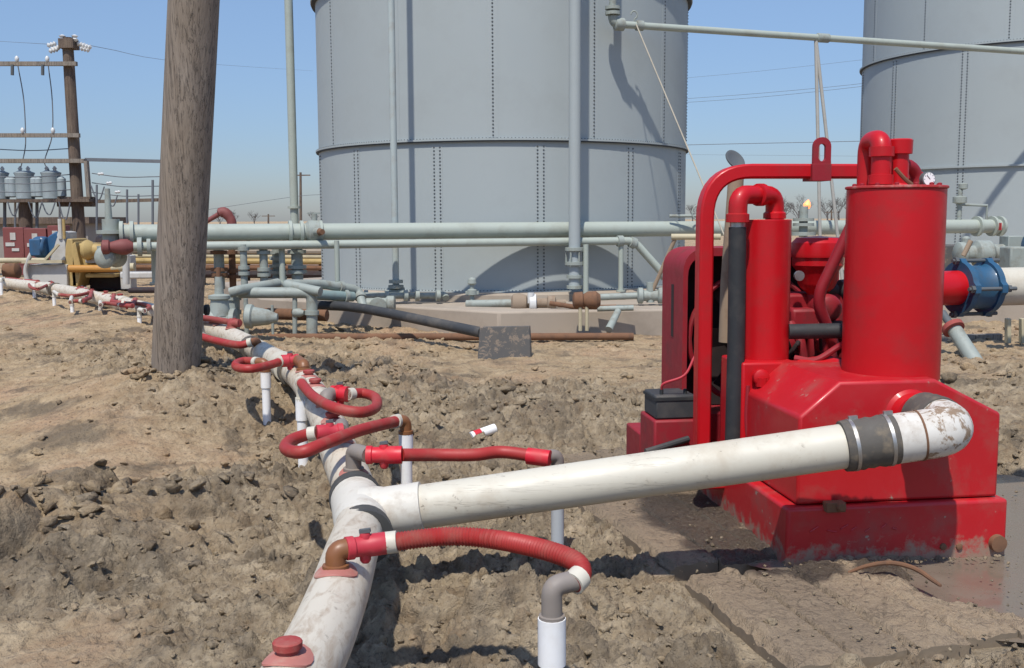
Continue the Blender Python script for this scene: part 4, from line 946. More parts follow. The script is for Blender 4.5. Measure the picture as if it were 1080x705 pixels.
# ------------------------------------------------------------------ timber mats under the pump
WETWOOD = paint('damp_timber_side', (0.19, 0.15, 0.105), (0.30, 0.235, 0.165), 0.9, 0.85, 7, var=0.35, bmp=0.4)
def mats():
    R = random.Random(3)
    def mat_grid(label, c0, dx, dy, wx, ly, nb):
        # boards side by side along dx, each ly long along dy; mud caked over
        t = thing('timber_mat', label, 'timber mat', c0); c0 = Vector(c0)
        bw = wx / nb
        for k in range(nb):
            l0 = R.uniform(-.05, .05); l1 = ly + R.uniform(-.04, .04); zt = R.uniform(-.006, .006)
            nx, ny = 18, int(ly / .016)
            xs = np.linspace(.003, bw - .003, nx); ys = np.linspace(l0, l1, ny)
            X, Y = np.meshgrid(xs, ys); wxp = c0.x + dx.x * (X + k * bw) + dy.x * Y; wyp = c0.y + dx.y * (X + k * bw) + dy.y * Y
            cak = fbm(wxp * 1.6, wyp * 1.6, 201, 4)
            Zt = zt + .035 * np.clip(fbm(wxp * 3, wyp * 3, 203, 5, .6) - .42, 0, 1) + lumps(wxp, wyp, .16, 209, .5) * .14 * sstep(.42, .62, cak) + lumps(wxp, wyp, .09, 211, .6) * .26 * sstep(.38, .56, cak) + lumps(wxp, wyp, .045, 221, .65) * .55 * sstep(.32, .5, cak) + .012 * fbm(wxp * 30, wyp * 30, 223, 3)
            pm = blob(wxp, wyp, PUDC); wm = np.clip(blob(wxp, wyp, WETSHADEC) + pm, 0, 1)
            Zt = Zt - .055 * pm
            Zt = Zt - .022 * ((xs < .022))[None, :] * sstep(.66, .46, cak)
            rag = .035 * (fbm(wxp * 7, wyp * 7, 231, 4, .6) - .5) + .02 * (fbm(wxp * 25, wyp * 25, 233, 2) - .5)
            if k == 0: e_ = (1 - np.clip(X / .06, 0, 1)) * rag * .3; wxp = wxp + dx.x * e_; wyp = wyp + dx.y * e_
            e_ = (1 - np.clip((Y - l0) / .08, 0, 1)) * rag * .4; wxp = wxp + dy.x * e_; wyp = wyp + dy.y * e_
            edge = np.maximum((1 - np.clip((Y - l0) / .05, 0, 1)), (1 - np.clip(X / .05, 0, 1)) * (k == 0)); Zt = Zt - edge * (.012 + .05 * np.clip(fbm(wxp * 9, wyp * 9, 235, 3) - .45, 0, 1))
            top = [(wxp[i, j] - c0.x, wyp[i, j] - c0.y, float(Zt[i, j])) for i in range(ny) for j in range(nx)]
            fs = [(i * nx + j, i * nx + j + 1, (i + 1) * nx + j + 1, (i + 1) * nx + j) for i in range(ny - 1) for j in range(nx - 1)]
            border = [j for j in range(nx)] + [i * nx + nx - 1 for i in range(1, ny)] + [(ny - 1) * nx + j for j in range(nx - 2, -1, -1)] + [i * nx for i in range(ny - 2, 0, -1)]
            n0 = len(top); vs = top + [(top[b][0], top[b][1], -.085) for b in border]
            for q in range(len(border)): 
                q2 = (q + 1) % len(border); fs.append((border[q2], border[q], n0 + q, n0 + q2))
            m = MB(); m.v = vs; m.f = fs
            me = bpy.data.meshes.new('board'); me.from_pydata(vs, [], fs); me.materials.append(MUD); me.materials.append(WETWOOD)
            ns_ = (ny - 1) * (nx - 1); me.polygons.foreach_set('material_index', [0] * ns_ + [1] * (len(fs) - ns_))
            me.polygons.foreach_set('use_smooth', [True] * len(me.polygons)); me.set_sharp_from_angle(angle=math.radians(50))
            at = me.attributes.new('clay', 'FLOAT', 'POINT'); at.data.foreach_set('value', np.concatenate([np.clip(1.25 - 1.6 * cak.ravel() + R.uniform(-.3, .3), 0, 1), np.full(len(border), .9)]).astype(np.float32))
            aw = me.attributes.new('wet', 'FLOAT', 'POINT'); aw.data.foreach_set('value', np.concatenate([wm.ravel(), np.zeros(len(border))]).astype(np.float32))
            o = bpy.data.objects.new('board', me); COL.objects.link(o); o.parent = t
    z0 = -.03
    # front mat: boards run away from the camera, under the pump's front
    p0 = G(832, 700, z0); p1 = G(722, 608, z0); p2 = G(1085, 686, z0)
    dy = (p1 - p0).normalized(); dx = Vector((dy.y, -dy.x, 0))
    mat_grid('mud caked timber mat in front of the red pump, nearest the camera', p0, dx, dy, 2.6, (p1 - p0).length, 10)
    q0 = G(716, 603, z0); q1 = G(640, 548, z0)
    dy2 = (q1 - q0).normalized(); dx2 = Vector((dy2.y, -dy2.x, 0))
    mat_grid('muddy timber mat reaching under the pump behind the front mat', q0 + dy2 * .05 + Vector((0, 0, -.006)), dx2, dy2, 2.9, 2.5, 11)
    # lower runner seen beneath the boards
    s = MB()
    a = p0 + dx * .02 - dy * .10 + Vector((0, 0, -.11)); s.bar(a, a + dx * 2.4, .14, .07)
    tag(s.build('timber_beam', MUD, bev=.01), 'muddy timber beam lying along the near end of the front mat', 'timber')
    a, b_ = G(676, 590, -.1), G(700, 612, -.1)
    tag(MB().bar(a, b_, .12, .05).build('timber_beam', MUD, bev=.008), 'broken end of timber in the gap beside the rear mat', 'timber')
mats()
def puddle():
    # flat water that fills the low corner beside the pump; the bumpy boards and soil stick out of it
    c = G(1075, 560, 0); b = MB(); n = 48
    b.add([(c.x, c.y, -.047)] + [(c.x + 1.5 * math.cos(k * 2 * math.pi / n) * (1 + .1 * math.sin(3 * k)), c.y + 1.5 * math.sin(k * 2 * math.pi / n), -.047) for k in range(n)], [(0, i + 1, (i + 1) % n + 1) for i in range(n)])
    o = b.build('puddle', PUD); o['kind'] = 'structure'
puddle()
# root on the mat
tag(MB().tube(smooth([P(895, 604, 4.75), P(915, 597, 4.72), P(940, 594, 4.68), P(965, 600, 4.6), P(985, 613, 4.5), P(992, 618, 4.45)], 5), [.006 + .006 * math.sin(.2 + i * .11) for i in range(26)], 8).build('root', RUST), 'brown root lying on the mud just before the red skid', 'root')

# ------------------------------------------------------------------ red pump unit (built in its own frame: x right, y back, z up)
def pump():
    t = thing('dewatering_pump', 'bright red skid mounted pump unit with two drums, engine and lifting frame', 'pump', PORG, PTH, local=True)
    def B(m, name, mt, parent=None, bev=0, sm=35, segs=2): return m.build(name, mt, t, parent, bev, sm, segs)
    SW, SL, SH = 1.16, 2.2, .245
    sk = B(MB().box((0, 0, -.10), (SW, SL, SH)), 'skid', REDMUD, bev=.018, segs=3)
    q = L(1052, 573, -.01); m = MB().lathe((q.x, -.03, q.z), (0, 1, 0), [(0, .02), (.002, .042), (.034, .044)], 16); B(m, 'drain_plug', RUST, sk)
    q = L(881, 536, -.02); m = MB().box((q.x - .05, -.035, q.z - .02), (q.x + .05, .02, q.z + .03)); m.lathe((q.x + .02, -.06, q.z + .01), (0, 1, 0), [(0, .02), (.05, .03)], 10); B(m, 'skid_lug', RUST, sk, .006)
    for px in (995, 1012): 
        q = L(px, 577, -.005); B(MB().lathe((q.x, -.012, q.z), (0, 1, 0), [(0, .008), (.003, .016), (.012, .018)], 10), 'bolt', RUST, sk)
    # raised weld lettering too worn to read is only a row of weld beads
    m = MB(); x = .12; R = random.Random(5)
    while x < .62: m.tube([(x, -.001, .12 + R.uniform(-.01, .01)), (x + R.uniform(.02, .05), -.001, .135 + R.uniform(-.02, .02))], .0045, 6); x += R.uniform(.05, .09)
    B(m, 'weld_bead', REDM, sk)
    # separator box with cut corners
    fy = .035; pts = [L(x, y, fy) for x, y in ((840, 533), (843, 440), (886, 403), (987, 405), (1056, 436), (1054, 531))]
    z0 = SH + .004
    prof = [(pts[0].x, z0), (pts[1].x, pts[1].z), (pts[2].x, pts[2].z), (pts[3].x, pts[2].z), (pts[4].x, pts[4].z), (pts[4].x, z0)]
    bx = B(MB().prism([(x, fy, z) for x, z in prof], (0, .80, 0)), 'separator_box', REDM, bev=.016, segs=3)
    B(MB().lathe((stub.x, -.03, stub.z), (0, 1, 0), [(0, RS - .005), (.002, RS + .004), (.05, RS + .012), (.066, RS + .03)], 28), 'inlet_collar', RED, bx)
    # vacuum drum
    cy = .36; a = L(897, 200, cy); b_ = L(993, 200, cy); cx = (a.x + b_.x) / 2; R_ = (b_.x - a.x) / 2 * .985; zt = a.z; zb = prof[2][1]
    dr = B(MB().lathe((cx, cy, zb), (0, 0, 1), [(-.03, R_), (zt - zb - .002, R_), (zt - zb, R_ - .002)], 56), 'vacuum_drum', RED, sm=30)
    B(MB().lathe((cx, cy, zt + .001), (0, 0, 1), [(0, R_ + .004), (.004, R_ + .008), (.012, R_ + .008), (.015, R_ + .002), (.017, .02)], 56), 'drum_lid', REDCH, dr)
    m = MB()
    for k in range(14):
        an = k * 2 * math.pi / 14 + .2; m.lathe((cx + (R_ - .035) * math.cos(an), cy + (R_ - .035) * math.sin(an), zt + .014), (0, 0, 1), [(0, .012), (.012, .012), (.016, .006)], 8)
    B(m, 'lid_bolt', REDOLD, dr)
    # U bend pipe and capped stub on the drum lid
    ys = cy - .02
    p1 = L(929, 190, ys - .05); p0 = L(914, 190, ys + .12); zt2 = L(925, 152, ys).z
    m = MB(); m.tube([(p1.x, ys - .05, zt + .01), (p1.x, ys - .05, zt + .06)] + corner((p1.x, ys - .05, zt + .06), (p1.x, ys - .05, zt2 + .02), (p0.x, ys + .12, zt2 + .02), .07) + corner((p1.x, ys - .05, zt2 + .02), (p0.x, ys + .12, zt2 + .02), (p0.x, ys + .12, zt), .07) + [(p0.x, ys + .12, zt - .0)], .05, 18)
    for z in (.02, .16): m.lathe((p1.x, ys - .05, zt + z), (0, 0, 1), [(0, .05), (.002, .062), (.05, .062), (.052, .05)], 18)
    ub = B(m, 'return_pipe', RED)
    m = MB(); p2 = L(948, 175, ys); c_t = L(948, 147, ys).z; c_b = L(948, 163, ys).z
    m.lathe((p2.x, ys, zt), (0, 0, 1), [(.01, .065), (.03, .05), (c_b - zt, .048), (c_b - zt + .002, .064), (c_t - zt - .006, .066), (c_t - zt, .058), (c_t - zt + .001, .01)], 22); B(m, 'vent_cap', RED)
    m = MB(); q = L(962, 178, ys + .05); m.tube(smooth([(p2.x + .02, ys + .06, q.z + .02), (q.x, ys + .08, q.z + .015), (q.x + .05, ys + .1, q.z - .03), (q.x + .06, ys + .1, zt)], 4), .032, 14); B(m, 'small_elbow', REDOLD)
    q = L(976, 190, ys - .08); m = MB().lathe((q.x, q.y, q.z), (.12, -1, .1), [(0, .03), (.002, .038), (.028, .038), (.03, .034)], 24); ga = B(m, 'pressure_gauge', BOLT)
    gd = Vector((.12, -1, .1)).normalized(); gq = Vector((q.x, q.y, q.z)) + gd * .031
    B(MB().lathe(gq, gd, [(0, .033), (.001, .033)], 24), 'gauge_face', GAUGE, ga)
    u, v = frame(gd); m = MB().bar(gq + gd * .002 - u * .004, gq + gd * .002 + (u * .6 + v * .8) * .024, .004, .002)
    for k in range(9):
        an = k * .6; e = u * math.cos(an) + v * math.sin(an); m.bar(gq + gd * .0018 + e * .025, gq + gd * .0018 + e * .031, .003, .001)
    B(m, 'gauge_needle', BOLT, ga); B(MB().cyl((q.x, q.y + .02, q.z), (q.x - .02, q.y + .03, zt + .01), .012), 'gauge_stem', RUST, ga)
    m = MB().tube(smooth([(p1.x + .05, ys - .1, zt + .10), (p1.x + .1, ys - .1, zt + .05), (p2.x + .02, ys - .1, zt + .02)], 5), .011, 8); B(m, 'copper_tube', RUST)
    # slim drum on its pedestal
    py_ = .95; pa, pb = L(783, 383, py_ - .2), L(841, 383, py_ - .2); zp = pa.z
    pd = B(MB().box((pa.x, py_ - .2, SH), (pb.x, py_ + .16, zp)), 'pedestal', RED, bev=.014, segs=3)
    a, b_ = L(785, 231, py_ - .03), L(835.5, 231, py_ - .03); sx = (a.x + b_.x) / 2; sr = (b_.x - a.x) / 2; zs = a.z
    sd = B(MB().lathe((sx, py_, zp - .005), (0, 0, 1), [(0, sr), (zs - zp - .004, sr), (zs - zp, sr - .004), (zs - zp + .001, .02)], 40), 'air_drum', RED, sm=30)
    q = L(800, 397, py_ - .21); m = MB().lathe((q.x, py_ - .27, q.z), (0, 1, 0), [(0, .03), (.01, .045), (.04, .045), (.075, .03)], 14); m.lathe((q.x, py_ - .25, q.z - .05), (0, 0, 1), [(0, .03), (.05, .035)], 12); B(m, 'drain_cock', RED, pd)
    # elbow pair and black hose
    qa, qb, qc = L(817, 226, py_), L(817, 206, py_), L(777, 212, py_ - .12)
    zt3 = L(817, 206, py_).z; r3 = .052
    tp = (qc.x, py_ - .14, zt3)
    m = MB().tube([(qa.x, py_, zs - .01)] + corner((qa.x, py_, zs), (qa.x, py_, zt3), tp, .07) + corner((qa.x, py_, zt3), tp, (qc.x, py_ - .14, zs - .02), .07) + [(qc.x, py_ - .14, zs + .0)], r3, 18)
    m.lathe((qa.x, py_, zs), (0, 0, 1), [(0, r3 + .012), (.03, r3 + .012), (.04, r3)], 18)
    mid = Vector(((qa.x + tp[0]) / 2 + .02, (py_ + tp[1]) / 2, zt3)); dd = Vector((tp[0] - qa.x, tp[1] - py_, 0)).normalized()
    m.lathe(mid - dd * .02, dd, [(0, r3), (.003, r3 + .011), (.04, r3 + .011), (.043, r3)], 18); m.lathe((qc.x, py_ - .14, zs - .02), (0, 0, 1), [(0, r3), (.002, r3 + .012), (.045, r3 + .012), (.05, r3)], 18)
    B(m, 'double_elbow', RED)
    B(MB().cyl((qc.x, py_ - .14, zs - .05), (qc.x, py_ - .14, zs - .01), .042), 'hose_nipple', STEEL)
    zh = L(777, 470, py_ - .14).z
    B(MB().tube(smooth([(qc.x, py_ - .14, zs - .045), (qc.x + .004, py_ - .14, (zs + zh) / 2), (qc.x, py_ - .14, zh), (qc.x + .03, py_ - .08, SH + .02)], 6), .048, 20), 'black_hose', BLACKH)
    B(MB().tube(smooth([(qc.x + .055, py_ - .2, zh + .35), (qc.x + .05, py_ - .2, zh + .15), (qc.x + .075, py_ - .2, zh - .05), (qc.x + .08, py_ - .18, SH)], 5), .012, 10), 'red_tube', REDOLD)
    # lifting frame: one bent square tube with its eye
    fy_ = .98
    zt_ = L(820, 181, fy_).z; xl = L(741, 400, fy_).x; xr = L(972, 300, fy_).x; w_ = .09
    pth = [(xl, fy_, .10)] + [tuple(p_) for p_ in corner((xl, fy_, .3), (xl, fy_, zt_), (xr, fy_, zt_), .26, 10)] + [tuple(p_) for p_ in corner((xl, fy_, zt_), (xr, fy_, zt_), (xr, fy_, .3), .2, 10)] + [(xr, fy_, .10)]
    fr = B(MB().sweepbar(pth, (0, 1, 0), .082, .10), 'lifting_frame', RED, bev=.012, segs=2)
    q = L(866, 168, fy_ - .06); w0 = .052; zt4 = L(866, 145, fy_ - .06).z; zb4 = L(866, 191, fy_ - .06).z; zi = L(866, 160, fy_ - .06).z
    def loop(rx, hi, lo, n=14): return [(q.x + rx * math.cos(k * math.pi / n), hi + rx * math.sin(k * math.pi / n)) for k in range(n + 1)] + [(q.x + rx * math.cos(math.pi + k * math.pi / n), lo + rx * math.sin(math.pi + k * math.pi / n)) for k in range(n + 1)]
    out, inn = loop(w0, zt4 - w0, zi - .10), loop(w0 * .38, zt4 - w0 - .005, zi - .035)
    out = [(x, max(z, zi - .10)) for x, z in out]
    m = MB(); n = len(out); y0, y1 = fy_ - .012, fy_ + .012
    y0, y1 = fy_ - .075, fy_ - .052
    m.loft([[(x, y0, z) for x, z in out], [(x, y1, z) for x, z in out], [(x, y1, z) for x, z in inn], [(x, y0, z) for x, z in inn], [(x, y0, z) for x, z in out]], True, False)
    m.box((q.x - .056, fy_ - .078, zb4), (q.x + .056, fy_ + .06, zi - .07)); B(m, 'lifting_eye', REDOLD, fr, .006)
    # radiator shell, core and fan
    ry0, ry1 = 1.55, 2.02; x0 = L(720, 340, ry0).x; x1 = x0 + 1.02; zr_ = L(728, 262, ry0).z; zr0 = L(715, 440, ry0).z
    def arch(xa, xb, zt_, r, z0):
        return [(xa, z0)] + [(p_.x, p_.z) for p_ in corner((xa, 0, z0), (xa, 0, zt_), (xb, 0, zt_), r)] + [(p_.x, p_.z) for p_ in corner((xa, 0, zt_), (xb, 0, zt_), (xb, 0, z0), r)] + [(xb, z0)]
    o_ = arch(x0, x1, zr_, .16, zr0); i_ = arch(x0 + .03, x1 - .03, zr_ - .05, .13, zr0 + .0)
    m = MB(); m.loft([[(x, ry0, z) for x, z in o_], [(x, ry1, z) for x, z in o_], [(x, ry1, z) for x, z in i_], [(x, ry0, z) for x, z in i_], [(x, ry0, z) for x, z in o_]], True, False)
    m.box((x0, ry0 + .001, SH - .02), (x1, ry1, zr0 + .012))
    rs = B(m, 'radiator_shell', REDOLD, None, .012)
    m = MB(); s0, s1 = L(712, 300, ry0 + .22).z, L(712, 355, ry0 + .22).z; m.box((x0 - .003, ry0 + .2, s1), (x0 + .004, ry0 + .25, s0)); B(m, 'side_slot', DARK, rs)
    B(MB().box((x0 + .032, ry0 + .30, zr0 + .02), (x1 - .032, ry0 + .38, zr_ - .06)), 'radiator_core', DARK, rs)
    m = MB(); fc = Vector((x0 + .5, ry0 + .14, zr0 + .48)); m.cyl(fc - Vector((0, .06, 0)), fc + Vector((0, .1, 0)), .07)
    for k in range(6):
        an = k * math.pi / 3; e = Vector((math.cos(an), 0, math.sin(an))); e2 = Vector((-math.sin(an), .45, math.cos(an))).normalized()
        m.loft([[fc + e * .05 - e2 * .04, fc + e * .05 + e2 * .04, fc + e * .05 + e2 * .04 + Vector((0, .008, 0)), fc + e * .05 - e2 * .04 + Vector((0, .008, 0))], [fc + e * .38 - e2 * .09, fc + e * .38 + e2 * .09, fc + e * .38 + e2 * .09 + Vector((0, .008, 0)), fc + e * .38 - e2 * .09 + Vector((0, .008, 0))]])
    B(m, 'fan', DARK, rs)
    ringp = [fc + Vector((math.cos(k * math.pi / 16) * .42, -.02, math.sin(k * math.pi / 16) * .42)) for k in range(33)]
    B(MB().tube(ringp, .018, 8), 'fan_guard', REDOLD, rs)
    # engine
    ex0, ex1, ey0, ey1 = .16, .92, 1.12, 1.50
    m = MB(); m.box((ex0, ey0, SH), (ex1, ey1, .78)); m.box((ex0 + .05, ey0 + .10, .76), (ex1 - .04, ey1 - .05, 1.20)); m.box((ex0 + .30, ey0 - .02, 1.0), (ex0 + .56, ey0 + .2, 1.12)); m.lathe((ex0 + .52, ey0 - .06, 1.12), (0, 1, 0), [(0, .05), (.02, .085), (.12, .085), (.2, .06)], 18)
    for k in range(4): m.box((ex0 + .06 + k * .18, ey0 - .015, .80), (ex0 + .19 + k * .18, ey0 + .05, 1.0))
    en = B(m, 'engine_block', ENG, None, .02)
    m = MB()
    for k in range(4):
        xk = ex0 + .12 + k * .18; m.tube(smooth([(xk, ey0 - .0, 1.03), (xk + .02, ey0 - .09, .95), (xk + .04, ey0 - .1, .84)], 4), .028, 10); m.cyl((xk + .07, ey0 - .04, .6), (xk + .07, ey0 - .04, .73), .02)
    B(m, 'manifold', ENG, en)
    m = MB(); 
    for (x, z, r, l) in ((.30, .62, .085, .16), (.56, .55, .10, .12), (.80, .66, .07, .14), (.40, .92, .05, .12), (.66, .90, .06, .1)):
        m.lathe((x, ey0 - l, z), (0, 1, 0), [(0, r * .6), (.01, r), (l * .6, r), (l, r * .8)], 18)
    B(m, 'engine_housing', ENG, en)
    m = MB()
    for k in range(12):
        x = rnd.uniform(.2, .9); z = rnd.uniform(.5, 1.05); m.tube(smooth([(x, ey0 - .02, z), (x + rnd.uniform(-.08, .08), ey0 - .15, z + rnd.uniform(-.08, .1)), (x + rnd.uniform(-.15, .15), ey0 - .06, z - rnd.uniform(.05, .22))], 4), rnd.choice([.007, .01, .014]), 8)
    B(m, 'engine_hose', DARK, en)
    m = MB()
    for k in range(9):
        x = rnd.uniform(.2, .9); z = rnd.uniform(.45, 1.0); m.box((x, ey0 - .09, z), (x + rnd.uniform(.04, .1), ey0 + .01, z + rnd.uniform(.03, .09)))
    B(m, 'engine_bracket', DARK, en, .006)
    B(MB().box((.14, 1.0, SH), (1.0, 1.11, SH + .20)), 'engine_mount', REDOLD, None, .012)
    # belly pieces between slim drum and vacuum drum
    m = MB(); q = L(862, 392, .78); m.lathe((q.x - .14, .80, q.z - .06), (1, 0, 0), [(0, .05), (.03, .13), (.22, .15), (.3, .12), (.42, .12)], 24); m.box((q.x - .1, .76, SH), (q.x + .22, 1.02, q.z - .1)); B(m, 'pump_casing', RED, None, .01)
    m = MB(); m.tube(smooth([L(838, 378, .82), L(860, 380, .76), L(884, 366, .74), L(892, 362, .7)], 5), .018, 10); m.tube([L(845, 392, .8), L(885, 395, .8)], .014, 8); B(m, 'linkage', REDOLD)
    m = MB(); q0, q1 = L(832, 350, .86), L(892, 349, .78); m.cyl(q0, q1, .043, seg=18); B(m, 'black_hose', BLACKH)
    m = MB().tube([L(899, 236, .80)] + corner(L(899, 236, .80), L(861, 315, .86), L(876, 356, .9), .09, 8) + [L(880, 366, .92)], .033, 14); B(m, 'slanted_pipe', REDOLD)
    # air cleaner
    ay = 1.22; q = L(863, 250, ay); z1_, z2_, z3_, z4_ = [L(863, y, ay).z for y in (249, 268, 278, 302)]
    rr = .158
    m = MB().lathe((q.x, ay, z4_ - .10), (0, 0, 1), [(0, .05), (.06, .06), (.09, rr * .62), (.12, rr * .72), (z3_ - z4_ + .06, rr * .80), (z3_ - z4_ + .09, rr * .95), (z2_ - z4_ + .08, rr * .95), (z2_ - z4_ + .082, rr * 1.02), (z2_ - z4_ + .10, rr * 1.04), (z1_ - z4_ + .06, rr * .98), (z1_ - z4_ + .09, rr * .8), (z1_ - z4_ + .10, .01)], 40)
    B(m, 'air_cleaner', RED); B(MB().cyl((q.x, ay, .8), (q.x, ay, z4_ - .05), .06), 'intake_pipe', REDOLD)
    m = MB().lathe(L(842, 291, ay - .1), (0, -1, 0), [(0, .02), (.002, .03), (.02, .03), (.021, .01)], 16); B(m, 'name_disc', STEEL)
    # dark carburettor end sticking out right of the air cleaner
    m = MB().lathe(L(866, 307, 1.25), (1, 0, .05), [(0, .03), (.1, .035), (.12, .06), (.22, .065), (.24, .04), (.3, .04)], 14); B(m, 'fuel_filter', BLACKP)
    # exhaust stack with tilted rain cap
    xy = 1.30; q = L(772, 250, xy); zt5 = L(775, 180, xy).z; zb5 = L(770, 300, xy).z
    st = B(MB().tube([(q.x - .02, xy, zb5 - .35), (q.x - .01, xy, zb5), (q.x + .02, xy, zt5)], [.05, .055, .046], 18), 'exhaust_stack', RUSTP)
    cq = L(775, 169, xy); cn = Vector((.35, -.75, .55)).normalized(); B(MB().lathe(cq, cn, [(-.006, .05), (.0, .068), (.008, .068), (.009, .056), (.003, .045), (.004, .002)], 24), 'rain_cap', BOLT, st)
    B(MB().bar(cq + Vector((.03, .02, -.04)), (q.x + .06, xy, zt5 - .03), .02, .012), 'cap_hinge', BOLT, st)
    # battery on its red box, lever, cable
    by = 1.33; a, b_ = L(690, 444, by), L(738, 482, by); 
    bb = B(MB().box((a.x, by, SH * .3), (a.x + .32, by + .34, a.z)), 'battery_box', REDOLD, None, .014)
    a2, b2 = L(692, 418, by + .02), L(737, 443, by + .02)
    bt = B(MB().box((a2.x, by + .02, a.z + .003), (a2.x + .25, by + .30, a2.z)), 'battery', BLACKP, None, .01)
    m = MB(); m.box((a2.x - .006, by + .014, a2.z - .03), (a2.x + .256, by + .306, a2.z - .012)); m.cyl((a2.x + .05, by + .08, a2.z), (a2.x + .05, by + .08, a2.z + .03), .012); m.cyl((a2.x + .2, by + .08, a2.z), (a2.x + .2, by + .08, a2.z + .03), .012); B(m, 'battery_lid', BLACKH, bt)
    B(MB().tube(smooth([(a2.x + .05, by + .08, a2.z + .025), (a2.x + .06, by + .06, a2.z + .07), L(722, 396, by + .02), L(733, 376, by + .05), L(745, 360, by + .1)], 6), .008, 8), 'battery_cable', VALVE)
    a3 = L(668, 452, 1.9); B(MB().box((a3.x, 1.72, .03), (a3.x + .35, 2.1, a3.z)), 'skid_step', REDOLD, None, .012)
    B(MB().tube([L(681, 477, 1.25), L(726, 463, 1.32)], .02, 10), 'tow_lever', BLACKP)
    B(MB().box((min(xl, -.01) - .03, fy_ - .07, SH - .14), (.1, fy_ + .09, SH - .02)), 'frame_foot', RED, None, .01)
    # red discharge stub
    dy_ = .72; a, b_ = L(985, 304, dy_), L(1009, 304, dy_); dz = a.z
    B(MB().cyl((cx + .1, dy_ - .1, dz), (b_.x + .05, dy_, dz), .096, seg=28), 'discharge_stub', RED)
    return dz, dy_, b_.x
ENG = paint('grimy_engine_red', (0.24, 0.008, 0.014), (0.03, 0.018, 0.016), 0.95, 0.45, 7, var=0.25, bmp=0.2)
REDCH = paint('worn_red_rim', (0.44, 0.03, 0.03), (0.5, 0.4, 0.34), 0.8, 0.45, 10)
dz, dy_, bxx = pump()
# blue coupling and the white discharge pipe behind it
def coupling():
    c = W((bxx, dy_, dz)); ax_ = (PUMPM.to_3x3() @ Vector((1, .10, 0))).normalized()
    l = .205
    t = thing('pipe_coupling', 'blue bolted pipe coupling joining the red stub to a white pipe', 'pipe coupling', c)
    MB().lathe(c, ax_, [(0, .10), (.002, .118), (.03, .135), (.05, .122), (l - .05, .122), (l - .03, .135), (l - .002, .118), (l, .10)], 32).build('sleeve', BLUE, t)
    f = MB()
    u, v = frame(ax_)
    for s in (.0, l - .035):
        f.loft([[c + ax_ * (s + dx) + (u * math.cos(k * math.pi / 24) + v * math.sin(k * math.pi / 24)) * (.148 + .016 * (1 if (k % 12) in (11, 0, 1) else 0)) for k in range(48)] for dx in (0, .035)])
    f.build('end_ring', BLUE, t)
    for k in range(4):
        an = k * math.pi / 2; e = (u * math.cos(an) + v * math.sin(an)) * .150
        MB().cyl(c + e - ax_ * .035, c + e + ax_ * (l + .06), .011, seg=8).lathe(c + e + ax_ * (l + .002), ax_, [(0, .022), (.02, .022)], 6).lathe(c + e - ax_ * .022, ax_, [(0, .022), (.02, .022)], 6).build('tie_bolt', BOLT, t)
    p0 = c + ax_ * (l - .02)
    t = thing('discharge_pipe', 'fat white pipe leaving the blue coupling at the right edge of the picture', 'pipe', p0)
    MB().cyl(p0, p0 + ax_ * 2.6, .108, seg=28).build('pipe', PVC, t)
    e = p0 + ax_ * 2.2; MB().box((e.x - .1, e.y - .15, -.1), (e.x + .1, e.y + .15, e.z - .105)).build('support_block', CONC, t)
coupling()

